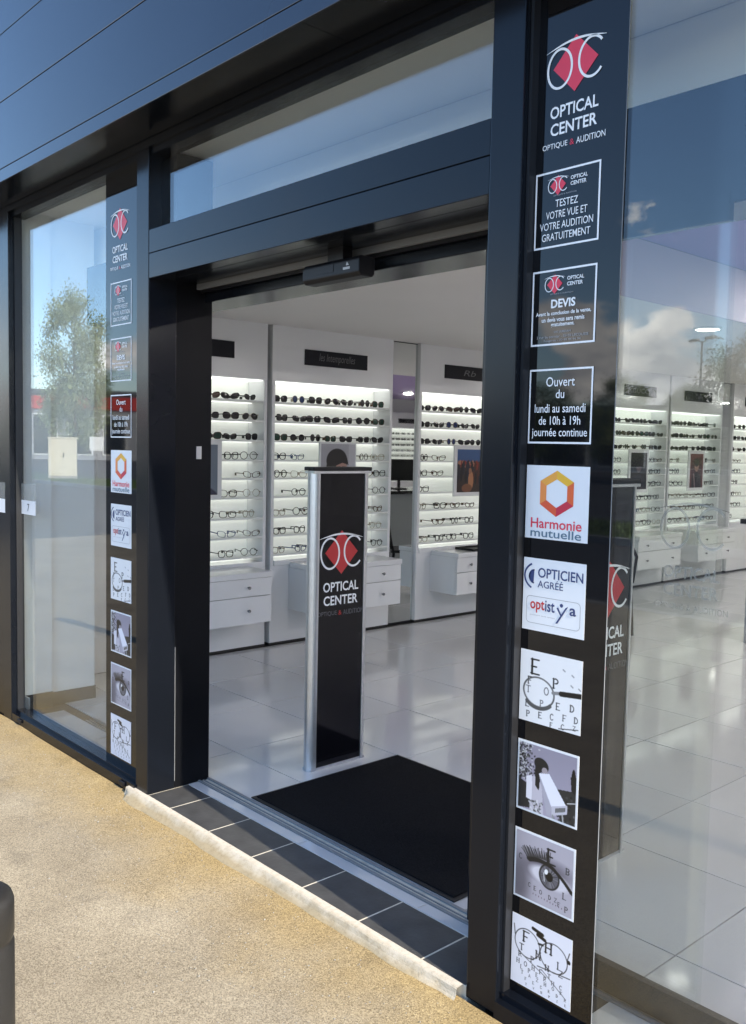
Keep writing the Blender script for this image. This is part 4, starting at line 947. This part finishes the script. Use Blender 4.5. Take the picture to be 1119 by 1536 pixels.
# loose grit on the pavement
rp = np.random.default_rng(12); n = 1400; VV, FF = [], []
for k in range(n):
    y = 1.79 - abs(rp.normal(0, .35)) if k % 3 else rp.uniform(.5, 1.79); x = rp.uniform(-4.8, -1.0); r0 = rp.uniform(.0010, .0028) * (1.8 if k % 40 == 0 else 1); q = rp.uniform(.6, 1.2, 6)*r0; b0 = len(VV); z = -.0295 + r0*.4
    VV += [(x+q[0], y, z), (x-q[1], y, z), (x, y+q[2], z), (x, y-q[3], z), (x, y, z+q[4]*.8), (x, y, z-q[5])]
    FF += [(b0+a, b0+b_, b0+c) for a, b_, c in ((0, 2, 4), (2, 1, 4), (1, 3, 4), (3, 0, 4), (2, 0, 5), (1, 2, 5), (3, 1, 5), (0, 3, 5))]
me = bpy.data.meshes.new('grit'); me.from_pydata(VV, [], FF); me.materials.append(M('kerb_stone')); g = link('grit', me); g['kind'] = 'stuff'; g['label'] = 'loose pale grit scattered on the sandy pavement'; g['category'] = 'grit'

# ------------------------------------------------------------------ far side of the car park (mirrored in the glass)
def tree_meshes(seed, H, Wd, leafm, nleaf):
    r = np.random.default_rng(seed); bm = bmesh.new()
    tube(bm, [(0, 0, 0), (.05, .02, H*.25), (0, .05, H*.55), (.03, 0, H*.9)], [.16, .13, .08, .02], 9)
    tips = []
    for k in range(16):
        z = H*r.uniform(.2, .82); a = r.uniform(0, 2*PI); L = Wd*.5*(1-.55*(z/H-.2))*r.uniform(.6, 1)
        p1 = (L*.5*math.cos(a), L*.5*math.sin(a), z+L*.35); p2 = (L*math.cos(a), L*math.sin(a), z+L*.75); tube(bm, [(0, 0, z), p1, p2], [.05, .03, .008], 6); tips += [p1, p2]
    trunk = mesh_of('trunk', bm, 'bark', smooth=True)
    nc = 90; cz = H*(.18+.80*r.beta(1.4, 1.5, nc)); rad = Wd*.5*np.sqrt(np.clip(1-((cz/H-.5)/.56)**2, .05, 1))*np.sqrt(r.uniform(.05, 1, nc)); ca = r.uniform(0, 2*PI, nc)
    cen = np.stack([rad*np.cos(ca), rad*np.sin(ca), cz], 1); cl_ = r.integers(0, nc, nleaf)
    p = cen[cl_] + r.normal(0, 1, (nleaf, 3))*np.array([.28, .28, .25])*Wd/4
    u = r.normal(0, 1, (nleaf, 3)); u /= np.linalg.norm(u, axis=1)[:, None]; v = np.cross(u, r.normal(0, 1, (nleaf, 3))); v /= np.linalg.norm(v, axis=1)[:, None]
    s = r.uniform(.04, .08, nleaf)[:, None]
    V = np.stack([p-u*s, p+v*s*.6, p+u*s, p-v*s*.6], 1).reshape(-1, 3)
    me = bpy.data.meshes.new('crown'); me.from_pydata(V.tolist(), [], np.arange(4*nleaf).reshape(-1, 4).tolist()); me.materials.append(M(leafm)); return trunk, me
T1 = tree_meshes(1, 7.0, 4.4, 'leaf_pale', 24000); T2 = tree_meshes(2, 6.2, 5.0, 'leaf', 22000)
def tree(T, x, y, s, lab, rz=0, wd=1.0):
    t = thing('tree', lab, 'tree', (x, y, -.17), (0, 0, rz), 'trees across the car park'); t.scale = (s*wd, s*wd, s); link('trunk', T[0], t); link('crown', T[1], t)
tree(T1, -41.0, -14.6, 1.2, 'pale leafy tree standing behind the cream cabinet', .4, .58)
tree(T2, -21.2, -40.5, 1.15, 'large dark tree to one side of the lamp post', 2.2)
tree(T2, -17.5, -39.0, 1.2, 'tallest dark tree beyond the car park', .2)
tree(T1, -27.5, -45.5, .78, 'small pale tree behind the lamp post', 3.0)
tree(T1, -31.0, -44.0, .85, 'pale tree beside the long grey store', 5.0)
tree(T2, -36.0, -43.0, .95, 'dark tree at the end of the long grey store', 4.0)
lp = thing('street_lamp', 'tall thin double-headed lamp post in the car park', 'street lamp', (-26.6, -45.3, -.17), (0, 0, .5))
bm = bmesh.new(); tube(bm, [(0, 0, 0), (0, 0, 4), (0, 0, 8.0)], [.10, .08, .055], 10); part('pole', bm, 'steel_grey', lp, smooth=True)
for s in (-1, 1):
    bm = bmesh.new(); tube(bm, [(0, 0, 7.9), (s*.5, 0, 8.1)], .035, 8); a_ = part('arm', bm, 'steel_grey', lp)
    bx('lamp_head', (min(s*.45, s*1.2), max(s*.45, s*1.2), -.15, .15, 8.06, 8.2), 'steel_grey', lp, .03)
cbx = thing('utility_cabinet', 'cream metal utility cabinet on the verge', 'cabinet', (-36.6, -12.1, -.06), (0, 0, -1.1))
bx('body', (-.55, .55, -.3, .3, .1, 1.62), 'cream_paint', cbx, .02); bx('roof_lid', (-.58, .58, -.33, .33, 1.6205, 1.68), 'cream_paint', cbx, .01); bx('base', (-.56, .56, -.31, .31, -.1, .099), 'kerb_stone', cbx)
bx('door', (-.50, -.01, .301, .312, .2, 1.55), 'cream_paint', cbx, .004); bx('door', (.01, .50, .301, .312, .2, 1.55), 'cream_paint', cbx, .004); bx('handle', (.03, .06, .3121, .335, .85, 1.05), 'black_plastic', cbx)
sg = thing('car_park_sign', 'small white square sign on a thin post by the cabinet', 'sign', (-35.6, -13.1, -.06), (0, 0, -1.1))
bm = bmesh.new(); tube(bm, [(0, 0, 0), (0, 0, 1.75)], .025, 8); part('post', bm, 'steel_grey', sg, smooth=True); bx('plate', (-.28, .28, .027, .04, 1.15, 1.72), 'white_paint', sg, .01)
def store(name, x, y, w, d, h, rz, wall, band, lab, nwin):
    s = thing(name, lab, 'building', (x, y, -.17), (0, 0, rz))
    bx('wall', (-w/2, w/2, -d/2, d/2, 0, h), wall, s); bx('roof', (-w/2-.3, w/2+.3, -d/2-.3, d/2+.3, h+.002, h+.35), 'roof_grey', s)
    bx('sign_band', (-w/2, w/2, d/2+.01, d/2+.16, h-1.3, h-.2), band, s)
    ww = w/nwin
    for k in range(nwin):
        f = bx('shop_window', (-w/2+ww*k+.4, -w/2+ww*(k+1)-.4, d/2+.01, d/2+.09, .4, h-1.7), 'white_paint', s)
        bx('pane', (-w/2+ww*k+.5, -w/2+ww*(k+1)-.5, d/2+.0905, d/2+.11, .5, h-1.8), 'window_dark', f)
store('retail_store', -80, -36.5, 20, 14, 5.6, -1.05, 'render_grey', 'red_paint', 'grey retail store with a red sign band across the car park', 7)
store('retail_store', -150, -44, 16, 12, 4.6, -1.25, 'white_paint', 'green_paint', 'white retail store with a green sign band', 3)
store('retail_store', -45, -66, 46, 16, 4.9, -.3, 'render_grey', 'roof_grey', 'long low grey store with dark roof beyond the trees', 10)
store('retail_store', -118, -46, 8, 6, 4.4, -1.1, 'white_paint', 'orange_paint', 'small white kiosk with orange sign band', 2)
